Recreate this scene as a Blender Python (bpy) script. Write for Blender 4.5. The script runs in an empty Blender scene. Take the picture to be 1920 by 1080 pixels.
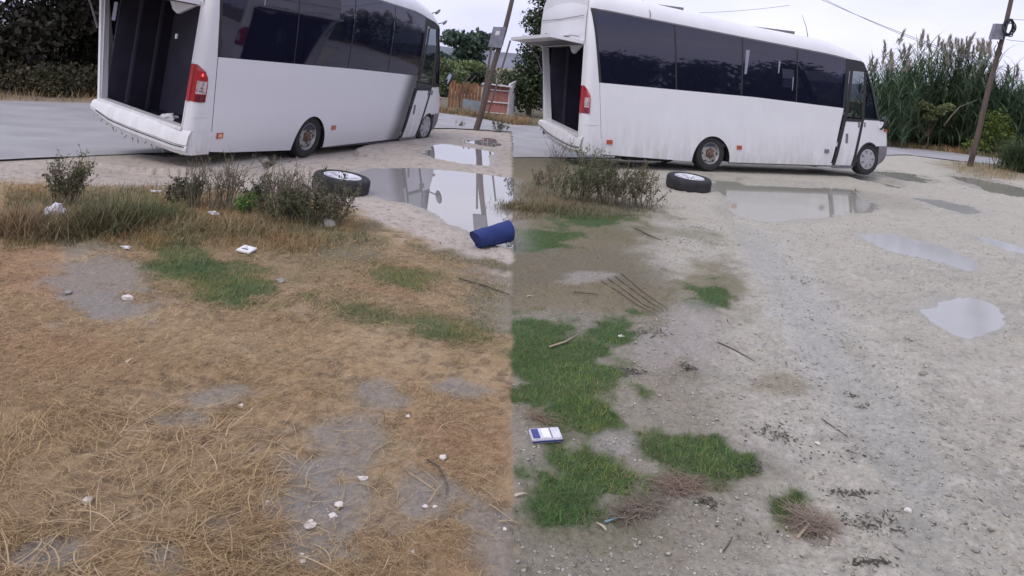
import bpy, math, random
import numpy as np
from mathutils import Vector, Matrix
random.seed(7); rng = np.random.default_rng(7)
S = bpy.context.scene; C = S.collection
R = math.radians
# ------------------------------------------------------------------ camera
F_, CX, CY, RO, H = 1400.0, 960.0, 125.0, .091, 1.6          # focal length and horizon in units of a 1920 px wide frame
cam = bpy.data.cameras.new('camera'); co = bpy.data.objects.new('camera', cam); C.objects.link(co); S.camera = co
cs, sn = math.cos(RO), math.sin(RO)
co.matrix_world = Matrix(((cs, -sn, 0, 0), (0, 0, -1, 0), (sn, cs, 0, H), (0, 0, 0, 1)))
cam.sensor_width = 36; cam.lens = F_/1920*36; cam.shift_y = -(540-CY)/1920
cam.clip_start = .05; cam.clip_end = 3000
# ------------------------------------------------------------------ sky, sun, exposure
W = bpy.data.worlds.new('World'); S.world = W; W.use_nodes = True
nt = W.node_tree; nt.nodes.clear(); L = nt.links
def N(t, **k):
    n = nt.nodes.new(t)
    for a, b in k.items(): setattr(n, a, b)
    return n
SUN_EL, SUN_AZ = R(52), R(215)
sky = N('ShaderNodeTexSky', sky_type='NISHITA', sun_disc=False, sun_elevation=SUN_EL, sun_rotation=SUN_AZ)
sky.dust_density = 4; sky.air_density = 1.2
hs = N('ShaderNodeHueSaturation'); hs.inputs['Saturation'].default_value = .45
tc = N('ShaderNodeTexCoord'); mp = N('ShaderNodeMapping'); mp.inputs['Scale'].default_value = (1, 1, 3.5)
no = N('ShaderNodeTexNoise'); no.inputs['Scale'].default_value = 2.2; no.inputs['Detail'].default_value = 6; no.inputs['Roughness'].default_value = .5
cr = N('ShaderNodeValToRGB'); cr.color_ramp.elements[0].position = .35; cr.color_ramp.elements[1].position = .7
cr.color_ramp.elements[0].color = (6.0, 6.2, 8.7, 1); cr.color_ramp.elements[1].color = (8.5, 8.4, 9.5, 1)
mx = N('ShaderNodeMix', data_type='RGBA'); mx.inputs[0].default_value = .88
bg = N('ShaderNodeBackground'); bg.inputs['Strength'].default_value = .12
ou = N('ShaderNodeOutputWorld')
L.new(sky.outputs[0], hs.inputs['Color']); L.new(tc.outputs['Generated'], mp.inputs[0]); L.new(mp.outputs[0], no.inputs['Vector'])
L.new(no.outputs[0], cr.inputs[0]); L.new(hs.outputs[0], mx.inputs[6]); L.new(cr.outputs[0], mx.inputs[7])
L.new(mx.outputs[2], bg.inputs['Color']); L.new(bg.outputs[0], ou.inputs['Surface'])
sl = bpy.data.lights.new('sun', 'SUN'); sl.energy = 1.05; sl.angle = R(22); sl.color = (1, .94, .84)
so = bpy.data.objects.new('sun', sl); C.objects.link(so)
sd = Vector((math.sin(SUN_AZ)*math.cos(SUN_EL), math.cos(SUN_AZ)*math.cos(SUN_EL), math.sin(SUN_EL)))
so.rotation_euler = sd.to_track_quat('Z', 'Y').to_euler()
vs = S.view_settings; vs.view_transform = 'Standard'; vs.look = 'None'; vs.exposure = .2; vs.gamma = 1; vs.use_curve_mapping = False
# ------------------------------------------------------------------ pixel <-> place helpers
def ray(px, py):
    x, y = px-CX, py-CY
    return ((cs*x+sn*y)/F_, 1.0, -(-sn*x+cs*y)/F_)
def g(px, py, z=0.0):                                          # point of the ground
    d = ray(px, py); t = (z-H)/d[2]; return (d[0]*t, t)
def at(px, py, d):                                             # point at a given depth
    v = ray(px, py); return Vector((v[0]*d, d, v[2]*d+H))
def toPx(X, Y, Z=0.0):
    a = F_*X/Y; b = -F_*(Z-H)/Y
    return CX+cs*a-sn*b, CY+sn*a+cs*b
# ------------------------------------------------------------------ noise
def vnoise(x, y, seed=0):
    xi = np.floor(x).astype(np.int64); yi = np.floor(y).astype(np.int64); fx = x-xi; fy = y-yi
    fx = fx*fx*(3-2*fx); fy = fy*fy*(3-2*fy)
    def h(i, j):
        n = (i*374761393+j*668265263+seed*974634777) & 0xffffffff
        n = ((n ^ (n >> 13))*1274126177) & 0xffffffff
        return ((n ^ (n >> 16)) & 0xffff)/65535.0
    return (h(xi, yi)*(1-fx)+h(xi+1, yi)*fx)*(1-fy)+(h(xi, yi+1)*(1-fx)+h(xi+1, yi+1)*fx)*fy
def fbm(x, y, sc, o=4, seed=0):
    v = 0; a = .5; t = 0
    for i in range(o):
        v = v+a*vnoise(x*sc, y*sc, seed+i*17); t += a; a *= .5; sc *= 2.03
    return v/t
def sm(x, a, b):
    t = np.clip((x-a)/(b-a), 0, 1); return t*t*(3-2*t)
# ------------------------------------------------------------------ materials
def mat(name, base, rough=.6, metal=0, spec=.5, var=0, vscale=8, bump=0, bscale=40, coat=0, emit=None, ior=None, alpha=None, dirt=None, attr=False, stretch=None, trans=0):
    m = bpy.data.materials.new(name); m.use_nodes = True; t = m.node_tree; b = t.nodes['Principled BSDF']
    b.inputs['Base Color'].default_value = (*base, 1); b.inputs['Roughness'].default_value = rough
    b.inputs['Metallic'].default_value = metal; b.inputs['Specular IOR Level'].default_value = spec
    b.inputs['Coat Weight'].default_value = coat; b.inputs['Coat Roughness'].default_value = .08
    if ior: b.inputs['IOR'].default_value = ior
    if emit: b.inputs['Emission Color'].default_value = (*emit[0], 1); b.inputs['Emission Strength'].default_value = emit[1]
    tcn = t.nodes.new('ShaderNodeTexCoord'); src = tcn.outputs['Object']
    if stretch:
        mm = t.nodes.new('ShaderNodeMapping'); mm.inputs['Scale'].default_value = stretch; t.links.new(src, mm.inputs[0]); src = mm.outputs[0]
    col = None
    if attr:
        a = t.nodes.new('ShaderNodeAttribute'); a.attribute_name = 'Col'; col = a.outputs['Color']
    if var:
        n = t.nodes.new('ShaderNodeTexNoise'); n.inputs['Scale'].default_value = vscale; n.inputs['Detail'].default_value = 6; t.links.new(src, n.inputs['Vector'])
        r = t.nodes.new('ShaderNodeMapRange'); r.inputs[1].default_value = .3; r.inputs[2].default_value = .7
        r.inputs[3].default_value = 1-var; r.inputs[4].default_value = 1+var; t.links.new(n.outputs[0], r.inputs[0])
        x = t.nodes.new('ShaderNodeMix'); x.data_type = 'RGBA'; x.blend_type = 'MULTIPLY'; x.inputs[0].default_value = 1
        if col: t.links.new(col, x.inputs[6])
        else: x.inputs[6].default_value = (*base, 1)
        t.links.new(r.outputs[0], x.inputs[7]); col = x.outputs[2]
    if dirt:
        # dirt = (colour, z where it is gone, z where it is full, amount)
        dc, z0, z1, am = dirt
        sp = t.nodes.new('ShaderNodeSeparateXYZ'); t.links.new(tcn.outputs['Object'], sp.inputs[0])
        r = t.nodes.new('ShaderNodeMapRange'); r.inputs[1].default_value = z0; r.inputs[2].default_value = z1; r.inputs[4].default_value = am; t.links.new(sp.outputs[2], r.inputs[0])
        n = t.nodes.new('ShaderNodeTexNoise'); n.inputs['Scale'].default_value = 5; n.inputs['Detail'].default_value = 8; n.inputs['Roughness'].default_value = .7; dm = t.nodes.new('ShaderNodeMapping'); dm.inputs['Scale'].default_value = (1.6, 1.6, .35); t.links.new(tcn.outputs['Object'], dm.inputs[0]); t.links.new(dm.outputs[0], n.inputs['Vector'])
        r2 = t.nodes.new('ShaderNodeMapRange'); r2.inputs[1].default_value = .35; r2.inputs[2].default_value = .65; t.links.new(n.outputs[0], r2.inputs[0])
        ad = t.nodes.new('ShaderNodeMath'); ad.operation = 'MULTIPLY_ADD'; ad.inputs[1].default_value = .05; t.links.new(r2.outputs[0], ad.inputs[0])
        mu = t.nodes.new('ShaderNodeMath'); mu.operation = 'MULTIPLY'; t.links.new(r.outputs[0], mu.inputs[0]); t.links.new(r2.outputs[0], mu.inputs[1]); t.links.new(mu.outputs[0], ad.inputs[2])
        x = t.nodes.new('ShaderNodeMix'); x.data_type = 'RGBA'; t.links.new(ad.outputs[0], x.inputs[0])
        if col: t.links.new(col, x.inputs[6])
        else: x.inputs[6].default_value = (*base, 1)
        x.inputs[7].default_value = (*dc, 1); col = x.outputs[2]
    if col: t.links.new(col, b.inputs['Base Color'])
    if bump:
        n = t.nodes.new('ShaderNodeTexNoise'); n.inputs['Scale'].default_value = bscale; n.inputs['Detail'].default_value = 5; t.links.new(src, n.inputs['Vector'])
        bb = t.nodes.new('ShaderNodeBump'); bb.inputs['Strength'].default_value = bump; bb.inputs['Distance'].default_value = .01
        t.links.new(n.outputs[0], bb.inputs['Height']); t.links.new(bb.outputs[0], b.inputs['Normal'])
    if trans:
        tl = t.nodes.new('ShaderNodeBsdfTranslucent'); ms = t.nodes.new('ShaderNodeMixShader'); ms.inputs[0].default_value = trans
        if col: t.links.new(col, tl.inputs[0])
        else: tl.inputs[0].default_value = (*base, 1)
        o = t.nodes['Material Output']; t.links.new(b.outputs[0], ms.inputs[1]); t.links.new(tl.outputs[0], ms.inputs[2]); t.links.new(ms.outputs[0], o.inputs[0])
    return m
def glassmat(name, tint, amount):
    m = bpy.data.materials.new(name); m.use_nodes = True; t = m.node_tree; b = t.nodes['Principled BSDF']
    b.inputs['Base Color'].default_value = (.010, .011, .026, 1); b.inputs['Roughness'].default_value = .03; b.inputs['IOR'].default_value = 1.75; b.inputs['Specular Tint'].default_value = (.86, .84, 1, 1)
    tr = t.nodes.new('ShaderNodeBsdfTransparent'); tr.inputs[0].default_value = (*tint, 1)
    ms = t.nodes.new('ShaderNodeMixShader'); ms.inputs[0].default_value = amount
    tcn = t.nodes.new('ShaderNodeTexCoord'); n = t.nodes.new('ShaderNodeTexNoise'); n.inputs['Scale'].default_value = .8
    bb = t.nodes.new('ShaderNodeBump'); bb.inputs['Strength'].default_value = .12; bb.inputs['Distance'].default_value = .02
    t.links.new(tcn.outputs['Object'], n.inputs['Vector']); t.links.new(n.outputs[0], bb.inputs['Height']); t.links.new(bb.outputs[0], b.inputs['Normal'])
    o = t.nodes['Material Output']; t.links.new(b.outputs[0], ms.inputs[1]); t.links.new(tr.outputs[0], ms.inputs[2]); t.links.new(ms.outputs[0], o.inputs[0])
    return m
M = {}
M['white'] = mat('white_paint', (.74, .74, .77), .28, spec=.5, var=.03, vscale=2, coat=.25, dirt=((.33, .32, .27), .85, .10, .5))
M['white_clean'] = mat('white_roof_paint', (.74, .74, .77), .3, coat=.2, var=.04, vscale=3)
M['seam'] = mat('seam_rubber', (.02, .02, .025), .6)
M['black'] = mat('black_rubber', (.018, .018, .02), .55, var=.3, vscale=10)
M['tyre'] = mat('tyre_rubber', (.020, .020, .022), .75, var=.45, vscale=14, bump=.5, bscale=60)
M['dusty_tyre'] = mat('dusty_tyre_rubber', (.026, .026, .030), .85, var=.5, vscale=9, bump=.5, bscale=60)
M['steel'] = mat('wheel_steel', (.34, .33, .32), .5, metal=.4, var=.35, vscale=18)
M['rust'] = mat('rusty_hub', (.13, .08, .06), .8, var=.4, vscale=25)
M['alloy'] = mat('rim_alloy', (.72, .73, .78), .35, metal=.25, var=.15, vscale=20)
M['hubcap'] = mat('hubcap_plastic', (.36, .36, .38), .35, var=.1)
M['grey'] = mat('grey_bumper_plastic', (.16, .15, .17), .55, var=.12)
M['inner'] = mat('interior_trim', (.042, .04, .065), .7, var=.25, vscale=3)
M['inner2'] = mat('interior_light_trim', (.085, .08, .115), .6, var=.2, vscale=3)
M['red'] = mat('tail_lamp_red', (.35, .012, .02), .15, coat=.6)
M['darkred'] = mat('tail_lamp_dark_red', (.13, .012, .025), .15, coat=.6)
M['lens'] = mat('tail_lamp_clear', (.5, .42, .42), .2, coat=.6, var=.55, vscale=22)
M['glow'] = mat('lit_bulb', (.8, .05, .05), .3, emit=((1, .06, .06), 2.2))
M['amber'] = mat('amber_lens', (.42, .10, .05), .2, coat=.5)
M['amberlit'] = mat('amber_lens_bulb', (.75, .45, .25), .2, coat=.5)
M['glass'] = glassmat('tinted_window_glass', (.30, .30, .38), .14)
M['clearglass'] = glassmat('cab_window_glass', (.9, .94, .95), .82)
M['screenglass'] = glassmat('windscreen_glass', (.6, .66, .68), .5)
M['mirror'] = mat('mirror_glass', (.9, .9, .95), .03, metal=1)
M['streak_strap'] = mat('pale_strip', (.26, .26, .34), .5)
M['cloth'] = mat('seat_cloth', (.06, .06, .1), .9, var=.3)
# ------------------------------------------------------------------ mesh builder
class MB:
    def __init__(s): s.v = []; s.f = []; s.mi = []
    def add(s, vs_, fs, mi=0):
        n = len(s.v); s.v += [tuple(v) for v in vs_]; s.f += [tuple(i+n for i in f) for f in fs]; s.mi += [mi]*len(fs); return s
    def box(s, x0, x1, y0, y1, z0, z1, mi=0):
        return s.add([(x0,y0,z0),(x1,y0,z0),(x1,y1,z0),(x0,y1,z0),(x0,y0,z1),(x1,y0,z1),(x1,y1,z1),(x0,y1,z1)],
                     [(0,3,2,1),(4,5,6,7),(0,1,5,4),(1,2,6,5),(2,3,7,6),(3,0,4,7)], mi)
    def tube(s, pts, rad, n=8, cap=True, mi=0):
        pts = [Vector(p) for p in pts]; rs = rad if isinstance(rad, (list, tuple)) else [rad]*len(pts)
        rings = []; up = Vector((.13, .31, .94))
        for i, p in enumerate(pts):
            d = (pts[min(i+1, len(pts)-1)]-pts[max(i-1, 0)]).normalized()
            if abs(d.dot(up)) > .95: up = Vector((1, .1, 0))
            a = d.cross(up).normalized(); b = d.cross(a)
            rings.append([p+(a*math.cos(2*math.pi*k/n)+b*math.sin(2*math.pi*k/n))*rs[i] for k in range(n)])
        vv = [q for r in rings for q in r]; ff = []
        for i in range(len(pts)-1):
            for k in range(n): ff.append((i*n+k, i*n+(k+1) % n, (i+1)*n+(k+1) % n, (i+1)*n+k))
        if cap: ff += [tuple(range(n))[::-1], tuple((len(pts)-1)*n+k for k in range(n))]
        return s.add(vv, ff, mi)
    def lathe(s, prof, o, ax='y', n=40, mi=0):                 # prof: (radius, offset along axis)
        vv = []; ff = []
        for r, h in prof:
            for k in range(n):
                a = 2*math.pi*k/n; c_, s_ = r*math.cos(a), r*math.sin(a)
                vv.append((o[0]+c_, o[1]+h, o[2]+s_) if ax == 'y' else (o[0]+c_, o[1]+s_, o[2]+h) if ax == 'z' else (o[0]+h, o[1]+c_, o[2]+s_))
        for i in range(len(prof)-1):
            for k in range(n): ff.append((i*n+k, i*n+(k+1) % n, (i+1)*n+(k+1) % n, (i+1)*n+k))
        return s.add(vv, ff, mi)
    def build(s, name, m, parent=None, smooth=False, auto=None):
        me = bpy.data.meshes.new(name); me.from_pydata(s.v, [], s.f)
        ms = m if isinstance(m, (list, tuple)) else [m]
        for q in ms: me.materials.append(q)
        if len(ms) > 1: me.polygons.foreach_set('material_index', s.mi)
        if smooth: me.polygons.foreach_set('use_smooth', [True]*len(me.polygons))
        me.update()
        if auto: me.set_sharp_from_angle(angle=R(auto))
        o = bpy.data.objects.new(name, me); C.objects.link(o)
        if parent: o.parent = parent
        return o
def tag(o, label=None, cat=None, group=None, kind=None):
    if label: o['label'] = label
    if cat: o['category'] = cat
    if group: o['group'] = group
    if kind: o['kind'] = kind
    return o
def empty(name, loc=(0, 0, 0)):
    o = bpy.data.objects.new(name, None); C.objects.link(o); o.location = loc; o.empty_display_size = .2; return o
def npmesh(name, V, Fa, m, parent=None, col=None, smooth=False):
    """V (n,3); Fa (m,k) all faces of k corners"""
    V = np.asarray(V, np.float32); Fa = np.asarray(Fa, np.int32); k = Fa.shape[1]
    me = bpy.data.meshes.new(name); me.vertices.add(len(V)); me.vertices.foreach_set('co', V.ravel())
    me.loops.add(Fa.size); me.loops.foreach_set('vertex_index', Fa.ravel())
    me.polygons.add(len(Fa)); me.polygons.foreach_set('loop_start', np.arange(0, Fa.size, k, dtype=np.int32))
    me.polygons.foreach_set('loop_total', np.full(len(Fa), k, np.int32))
    if smooth: me.polygons.foreach_set('use_smooth', np.ones(len(Fa), bool))
    if col is not None:
        a = me.color_attributes.new('Col', 'FLOAT_COLOR', 'POINT')
        if col.shape[1] == 3: col = np.concatenate([col, np.ones((len(col), 1))], 1)
        a.data.foreach_set('color', np.asarray(col, np.float32).ravel())
    me.materials.append(m); me.update(calc_edges=True)
    o = bpy.data.objects.new(name, me); C.objects.link(o)
    if parent: o.parent = parent
    return o
def ellmask(PX, PY, cx, cy, rx, ry, ang=0, soft=.25, n=0):
    a = R(ang); dx = PX-cx; dy = PY-cy
    u = (dx*math.cos(a)+dy*math.sin(a))/rx; v = (-dx*math.sin(a)+dy*math.cos(a))/ry
    return 1-sm(np.sqrt(u*u+v*v)+n, 1-soft, 1+soft)
def polysd(X, Y, P):
    """signed distance to polygon, negative inside"""
    P = np.array(P, float); d = np.full(X.shape, 1e9); ins = np.zeros(X.shape, bool)
    for i in range(len(P)):
        a = P[i]; b = P[(i+1) % len(P)]; e = b-a
        t = np.clip(((X-a[0])*e[0]+(Y-a[1])*e[1])/(e@e+1e-12), 0, 1)
        d = np.minimum(d, np.hypot(X-a[0]-t*e[0], Y-a[1]-t*e[1]))
        c = (a[1] > Y) != (b[1] > Y)
        ins ^= c & (X < (b[0]-a[0])*(Y-a[1])/((b[1]-a[1]) if b[1] != a[1] else 1e-9)+a[0])
    return np.where(ins, -d, d)
# ------------------------------------------------------------------ ground
BORDER = .146                                                   # the straw field ends here, the muddy lot begins
ROAD = [(-30, 4.2), (-9.95, 14.84), (-5.4, 20.0), g(823, 212), g(900, 222), (.15, 20.6), (.98, 21.0), (7, 24.0), (12.9, 26.2), (15.2, 26.3), (16.9, 24.9), (26, 20),
        (24, 18.2), (16.9, 22.2), g(1800, 302), g(1700, 290), (9, 20.3), (4, 16.0), (.15, 13.2), (.15, 18.4), (-1.3, 17.9), (-2.9, 16.2), (-4.2, 12.5), (-4.5, 10.3), (-5.71, 8.6), (-8, 5.6), (-16, -4), (-34, -6)]
PUD = {
 'L1': [(664, 322), (700, 316), (741, 315), (798, 315), (880, 324), (961, 334), (962, 462), (930, 452), (886, 435), (845, 416), (795, 391), (757, 377), (713, 366), (690, 350)],
 'L2': [(791, 288), (812, 276), (836, 269), (880, 276), (921, 285), (925, 310), (873, 304), (826, 297)],
 'L3': [(880, 262), (914, 259), (943, 270), (936, 277), (905, 271)],
 'L4': [(262, 281), (300, 279), (345, 283), (348, 290), (312, 291), (285, 287)],
 'R1': [(1337, 332), (1381, 335), (1400, 341), (1480, 345), (1557, 348), (1596, 353), (1618, 366), (1632, 384), (1622, 394), (1600, 396), (1557, 400), (1541, 410), (1494, 413), (1431, 411), (1390, 405), (1368, 368), (1342, 352)],
 'R2': [(1614, 436), (1668, 438), (1749, 455), (1775, 468), (1815, 487), (1809, 501), (1765, 489), (1715, 478), (1671, 465), (1627, 449)],
 'R3': [(1728, 373), (1765, 375), (1790, 382), (1819, 386), (1845, 398), (1809, 402), (1785, 394), (1749, 385)],
 'R4': [(1736, 578), (1771, 562), (1841, 564), (1869, 587), (1846, 612), (1798, 622), (1760, 604)],
 'R5': [(1630, 318), (1702, 325), (1741, 340), (1700, 344), (1655, 332)],
 'R6': [(1580, 329), (1652, 337), (1707, 350), (1677, 352), (1620, 341)],
 'R7': [(1841, 444), (1869, 449), (1912, 462), (1912, 470), (1866, 455)],
 'R8': [(1790, 331), (1841, 335), (1912, 350), (1912, 368), (1853, 357), (1806, 340)],
}
PUDW = {k: [g(*p) for p in v] for k, v in PUD.items()}
nr, nc = 470, 700
jj = np.arange(nr)/(nr-1); dep = 1.75*(36/1.75)**jj
uu = np.linspace(-.98, .98, nc); UU, DD = np.meshgrid(uu, dep)
GX = UU*(DD+1.0); GY = DD
GX = GX+rng.normal(0, .001, GX.shape)*DD
def pldist(X, Y, P):
    P = np.array(P, float); d = np.full(X.shape, 1e9)
    for i in range(len(P)-1):
        a = P[i]; e = P[i+1]-a; t = np.clip(((X-a[0])*e[0]+(Y-a[1])*e[1])/(e@e), 0, 1); d = np.minimum(d, np.hypot(X-a[0]-t*e[0], Y-a[1]-t*e[1]))
    return d
TRK = [[g(*p) for p in q] for q in ([(1340, 385), (1400, 450), (1480, 560), (1590, 720), (1690, 900), (1760, 1100)], [(1385, 420), (1450, 480), (1545, 590), (1670, 760), (1790, 960), (1860, 1100)])]
def height(X, Y, detail=True):
    D = np.maximum(Y, 1)
    isL = X < BORDER
    h = .010*(fbm(X, Y, 1.3, 3, 3)-.5)*2
    h = h+.006*(fbm(X, Y, 9, 3, 5)-.5)*2
    if detail: h = h+.013*(fbm(X, Y, 34, 3, 9)-.5)*np.where(isL, 1.3, 1.0)+.012*(sm(fbm(X, Y, 16, 3, 19), .5, .66)-.3)*np.where(isL, .7, .9)
    # rise of the straw bank on the left, ruts in the mud on the right
    PXX, PYY = toPx(X, np.maximum(Y, .5))
    bank = ellmask(PXX, PYY, 200, 400, 420, 60, 2, .5)*.05*(X < -.3)
    h = h+bank
    rut = (X > BORDER)*.014*np.sin(9*(X*.86-Y*.5)+3*fbm(X, Y, .8, 2, 2))*sm(Y, 2.0, 4)*(1-sm(Y, 8, 12))
    h = h+rut
    for T in TRK: h = h-.016*(1-sm(np.abs(pldist(X, Y, T)), .03, .13))*(X > BORDER)*(.5+.8*fbm(X, Y, 6, 2, 8))
    # hollow with the grey mud in the straw
    h = h-.035*ellmask(PXX, PYY, 395, 745, 120, 52, -12, .3)
    # road lies flat
    rd = polysd(X, Y, ROAD)
    k = sm(rd, -.02, .25)
    h = h*k-.02*(1-k)
    nb = .05*(fbm(X, Y, 3.5, 4, 21)-.5)*2
    for (bx, by), (dx, dy), Lb, off, z_ in (((-3.85, 9.08), (.344, .939), 7.2, .1, -.078), ((1.272, 12.227), (.919, .393), 7.2, .1, .045)):
        u = np.clip((X-bx)*dx+(Y-by)*dy, 0, Lb); dd = np.hypot(X-bx-u*dx, Y-by-u*dy); kk = 1-sm(dd, .25, 1.5)
        h = h*(1-.5*kk)+z_*kk*(k if z_ < 0 else 1)
    pm = np.full(X.shape, 9.0)
    for P in PUDW.values(): pm = np.minimum(pm, polysd(X, Y, P))
    nb = nb*.6+.42*(fbm(X, Y, 1.5, 3, 27)-.5)*np.clip(Y/10, .25, 1.5)
    k = sm(pm+nb, -.10, .14)
    return np.where(pm < 1.1, np.maximum(h, -.006), h)*k-.05*(1-k)
def groundcol(X, Y):
    """real colours of straw, soil, mud and gravel (linear), plus wetness"""
    PX_, PY_ = toPx(X, np.maximum(Y, .5))
    n1 = fbm(X, Y, 1.6, 5, 31); n2 = fbm(X, Y, 6, 5, 41); n3 = fbm(X, Y, 22, 3, 51)
    E = lambda cx, cy, rx, ry, a=0, s=.3, nn=.9: ellmask(PX_, PY_, cx, cy, rx, ry, a, s, (n2-.5)*nn+(n3-.5)*.4)
    def mix(c, m, col): return c*(1-m[..., None])+np.array(col)*m[..., None]
    straw = np.array((.33, .23, .125)); gravelL = np.array((.43, .375, .325)); mudR = np.array((.385, .362, .30))
    c = np.zeros(X.shape+(3,)); wet = np.zeros(X.shape)
    isL = sm(BORDER-X+.05*(n2-.5), -.015, .015)
    # left field
    cl = np.broadcast_to(straw, c.shape).copy()
    n0 = fbm(X, Y, .9, 3, 71)
    cl = mix(cl, sm(n1, .48, .68)*.45, (.25, .18, .115)); cl = mix(cl, sm(n2, .5, .72)*.35, (.40, .31, .20)); cl = mix(cl, sm(n0, .5, .7)*.5, (.28, .18, .10)); cl = mix(cl, sm(n3, .5, .74)*.7, (.12, .08, .045))
    for a in [(860, 820, 110, 60, 15), (130, 660, 120, 60, 0), (60, 500, 70, 80, 0), (730, 520, 60, 30, 0)]: cl = mix(cl, E(*a, .6)*.45, (.30, .15, .08))
    for a in [(745, 840, 60, 40, 0), (250, 600, 160, 25, 0), (420, 640, 200, 30, 5)]: cl = mix(cl, E(*a, .6)*.4, (.40, .31, .19))
    for a in [(180, 520, 70, 70, 20), (215, 575, 75, 25, 0), (395, 735, 65, 22, -8), (335, 772, 40, 16, -8), (705, 745, 50, 24, 10), (865, 728, 45, 16, 5), (655, 830, 65, 50, -30), (600, 985, 150, 95, 5),
              (790, 930, 55, 40, 20), (930, 1010, 60, 55, 20), (85, 1050, 60, 28, 0), (410, 990, 50, 30, 0), (320, 1050, 40, 25, 0), (540, 950, 90, 40, 0), (930, 560, 60, 60, 10), (650, 470, 50, 14, 5)]:
        cl = mix(cl, np.clip(E(*a, .6, 2.0)*1.05, 0, .8), (.225, .205, .18))
    for a in [(335, 485, 75, 28, 20, .45, 1.5), (420, 528, 110, 38, 10, .5, 1.5), (745, 520, 60, 20, 8, .8, 2.2), (830, 620, 95, 24, 14, .8, 2.2), (700, 588, 90, 12, 10, 1., 2.4)]:
        cl = mix(cl, np.clip(E(*a)*1.15, 0, .95), (.07, .10, .025))
    for a in [(600, 480, 150, 40, 5, .9, 2), (720, 590, 160, 28, 10, .8, 2), (250, 450, 120, 25, 0, .9, 2), (900, 560, 60, 40, 0, .9, 2)]:
        cl = mix(cl, E(*a)*.6, (.155, .14, .07))
    # gravel in front of the left bus, beyond the weeds
    line = 352+np.clip(PX_-600, 0, 1000)*.42+np.clip(450-PX_, 0, 500)*-.06
    gm = sm(line+22-PY_+30*(n2-.5), -10, 16)
    gl = gravelL*(1+(n2-.5)[..., None]*.25)*(1-.35*sm(n3, .58, .78)[..., None])
    cl = cl*(1-gm[..., None])+gl*gm[..., None]
    for a in [(870, 485, 90, 10, 13, .4, 1.2), (690, 445, 45, 12, 8, .4, 1.2), (690, 425, 35, 8, 0, .4, 1.2), (930, 495, 45, 8, 14, .4, 1.)]:
        cl = mix(cl, E(*a)*.7, (.11, .10, .055))
    # right lot
    c2 = np.broadcast_to(mudR, c.shape).copy()
    c2 = mix(c2, sm(n1, .5, .7)*.4, (.42, .39, .34)); c2 = mix(c2, sm(n2, .52, .75)*.3, (.28, .26, .235)); c2 = mix(c2, sm(n3, .56, .78)*.55, (.20, .185, .16)); c2 = mix(c2, sm(fbm(X, Y, 3.1, 4, 61), .58, .72)*.35, (.25, .24, .215)); c2 = mix(c2, sm(fbm(X, Y, 13, 3, 63), .66, .8)*.5, (.50, .47, .42))
    far = sm(560-PY_, -30, 180); c2 = mix(c2, far*.5, (.435, .41, .34))
    sg = PX_-(1170+np.clip(PY_-330, -30, 800)*.52-np.clip(PY_-900, 0, 200)*.9)+190*(n1-.5)+90*(n2-.5)     # soil side
    soil = 1-sm(sg, -90, 90); c2 = mix(c2, soil*.7, (.19, .165, .125))
    up = sm(600-PY_, -20, 60)*(1-sm(PX_-(1180+(PY_-400)*.55)+60*(n2-.5), -70, 40)); c2 = mix(c2, up*.85, (.13, .112, .068))
    for a in [(1060, 400, 150, 22, 3), (1020, 350, 90, 30, 0), (1330, 540, 60, 40, 10), (1100, 560, 140, 30, 0), (1470, 725, 60, 22, 5), (1520, 980, 60, 35, 5), (1060, 440, 120, 25, 4)]:
        c2 = mix(c2, E(*a)*.6, (.185, .15, .085))
    for a in [(1060, 400, 150, 22, 3), (1100, 430, 140, 20, 5), (1290, 440, 70, 14, 12), (1330, 545, 60, 50, 15), (1090, 1010, 150, 50, 0), (1240, 650, 40, 60, 0)]: c2 = mix(c2, E(*a, .8, 2.2)*.55, (.13, .12, .065))
    for a in [(1020, 650, 125, 48, -8), (1140, 620, 55, 28, -10), (1060, 715, 120, 55, 0), (1090, 785, 70, 42, 15), (1082, 908, 112, 62, -4), (1290, 850, 105, 46, 8), (1350, 890, 52, 30, 0), (1010, 450, 70, 20, 0), (1480, 955, 42, 30, 0), (1110, 412, 60, 12, 0), (1330, 560, 40, 22, 10)]:
        c2 = mix(c2, np.clip(E(*a, .4, 1.9)*1.2, 0, .97), (.038, .075, .014))
    for a in [(1100, 520, 50, 12, 0), (1300, 620, 60, 50, 10), (1230, 660, 40, 40, 0), (1150, 825, 45, 25, 0)]:
        c2 = mix(c2, E(*a)*.6, (.33, .30, .28))
    band = E(1520, 620, 55, 170, -22, .5, 1.2)+E(1680, 800, 50, 160, -25, .5, 1.2)*.7+E(1430, 480, 30, 60, -30, .5)
    band = np.clip(band, 0, 1); c2 = mix(c2, band*.38, (.39, .39, .375)); wet = wet+band*.6
    drk = np.clip(E(1680, 332, 80, 10, 6)+E(1850, 345, 80, 12, 12)+E(1650, 375, 90, 14, 10)*.5, 0, 1); c2 = mix(c2, drk*.65, (.20, .185, .15))
    vg = np.clip(E(1870, 320, 110, 15, 6), 0, 1); c2 = mix(c2, vg*.8, (.20, .16, .09))
    c = cl*isL[..., None]+c2*(1-isL[..., None])
    # tan verge across the road
    rd = polysd(X, Y, ROAD)
    fy = np.interp(X, [-30, -9.95, -5.4, -2.2, .15, .98, 7, 12.9, 15.2, 16.9, 26], [4.2, 14.84, 20, 22.9, 20.6, 21, 24, 26.2, 26.3, 24.9, 20])
    vb = (Y > fy-.4)*sm(rd, .0, .3)*(1-sm(rd, 2.0, 3.5)); c = mix(c, vb*.8, (.24, .18, .105))
    fb = (Y > fy-.4)*sm(rd, 2.0, 3.5); c = mix(c, fb*.9, (.10, .09, .05))
    tk = np.zeros(X.shape)
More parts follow.
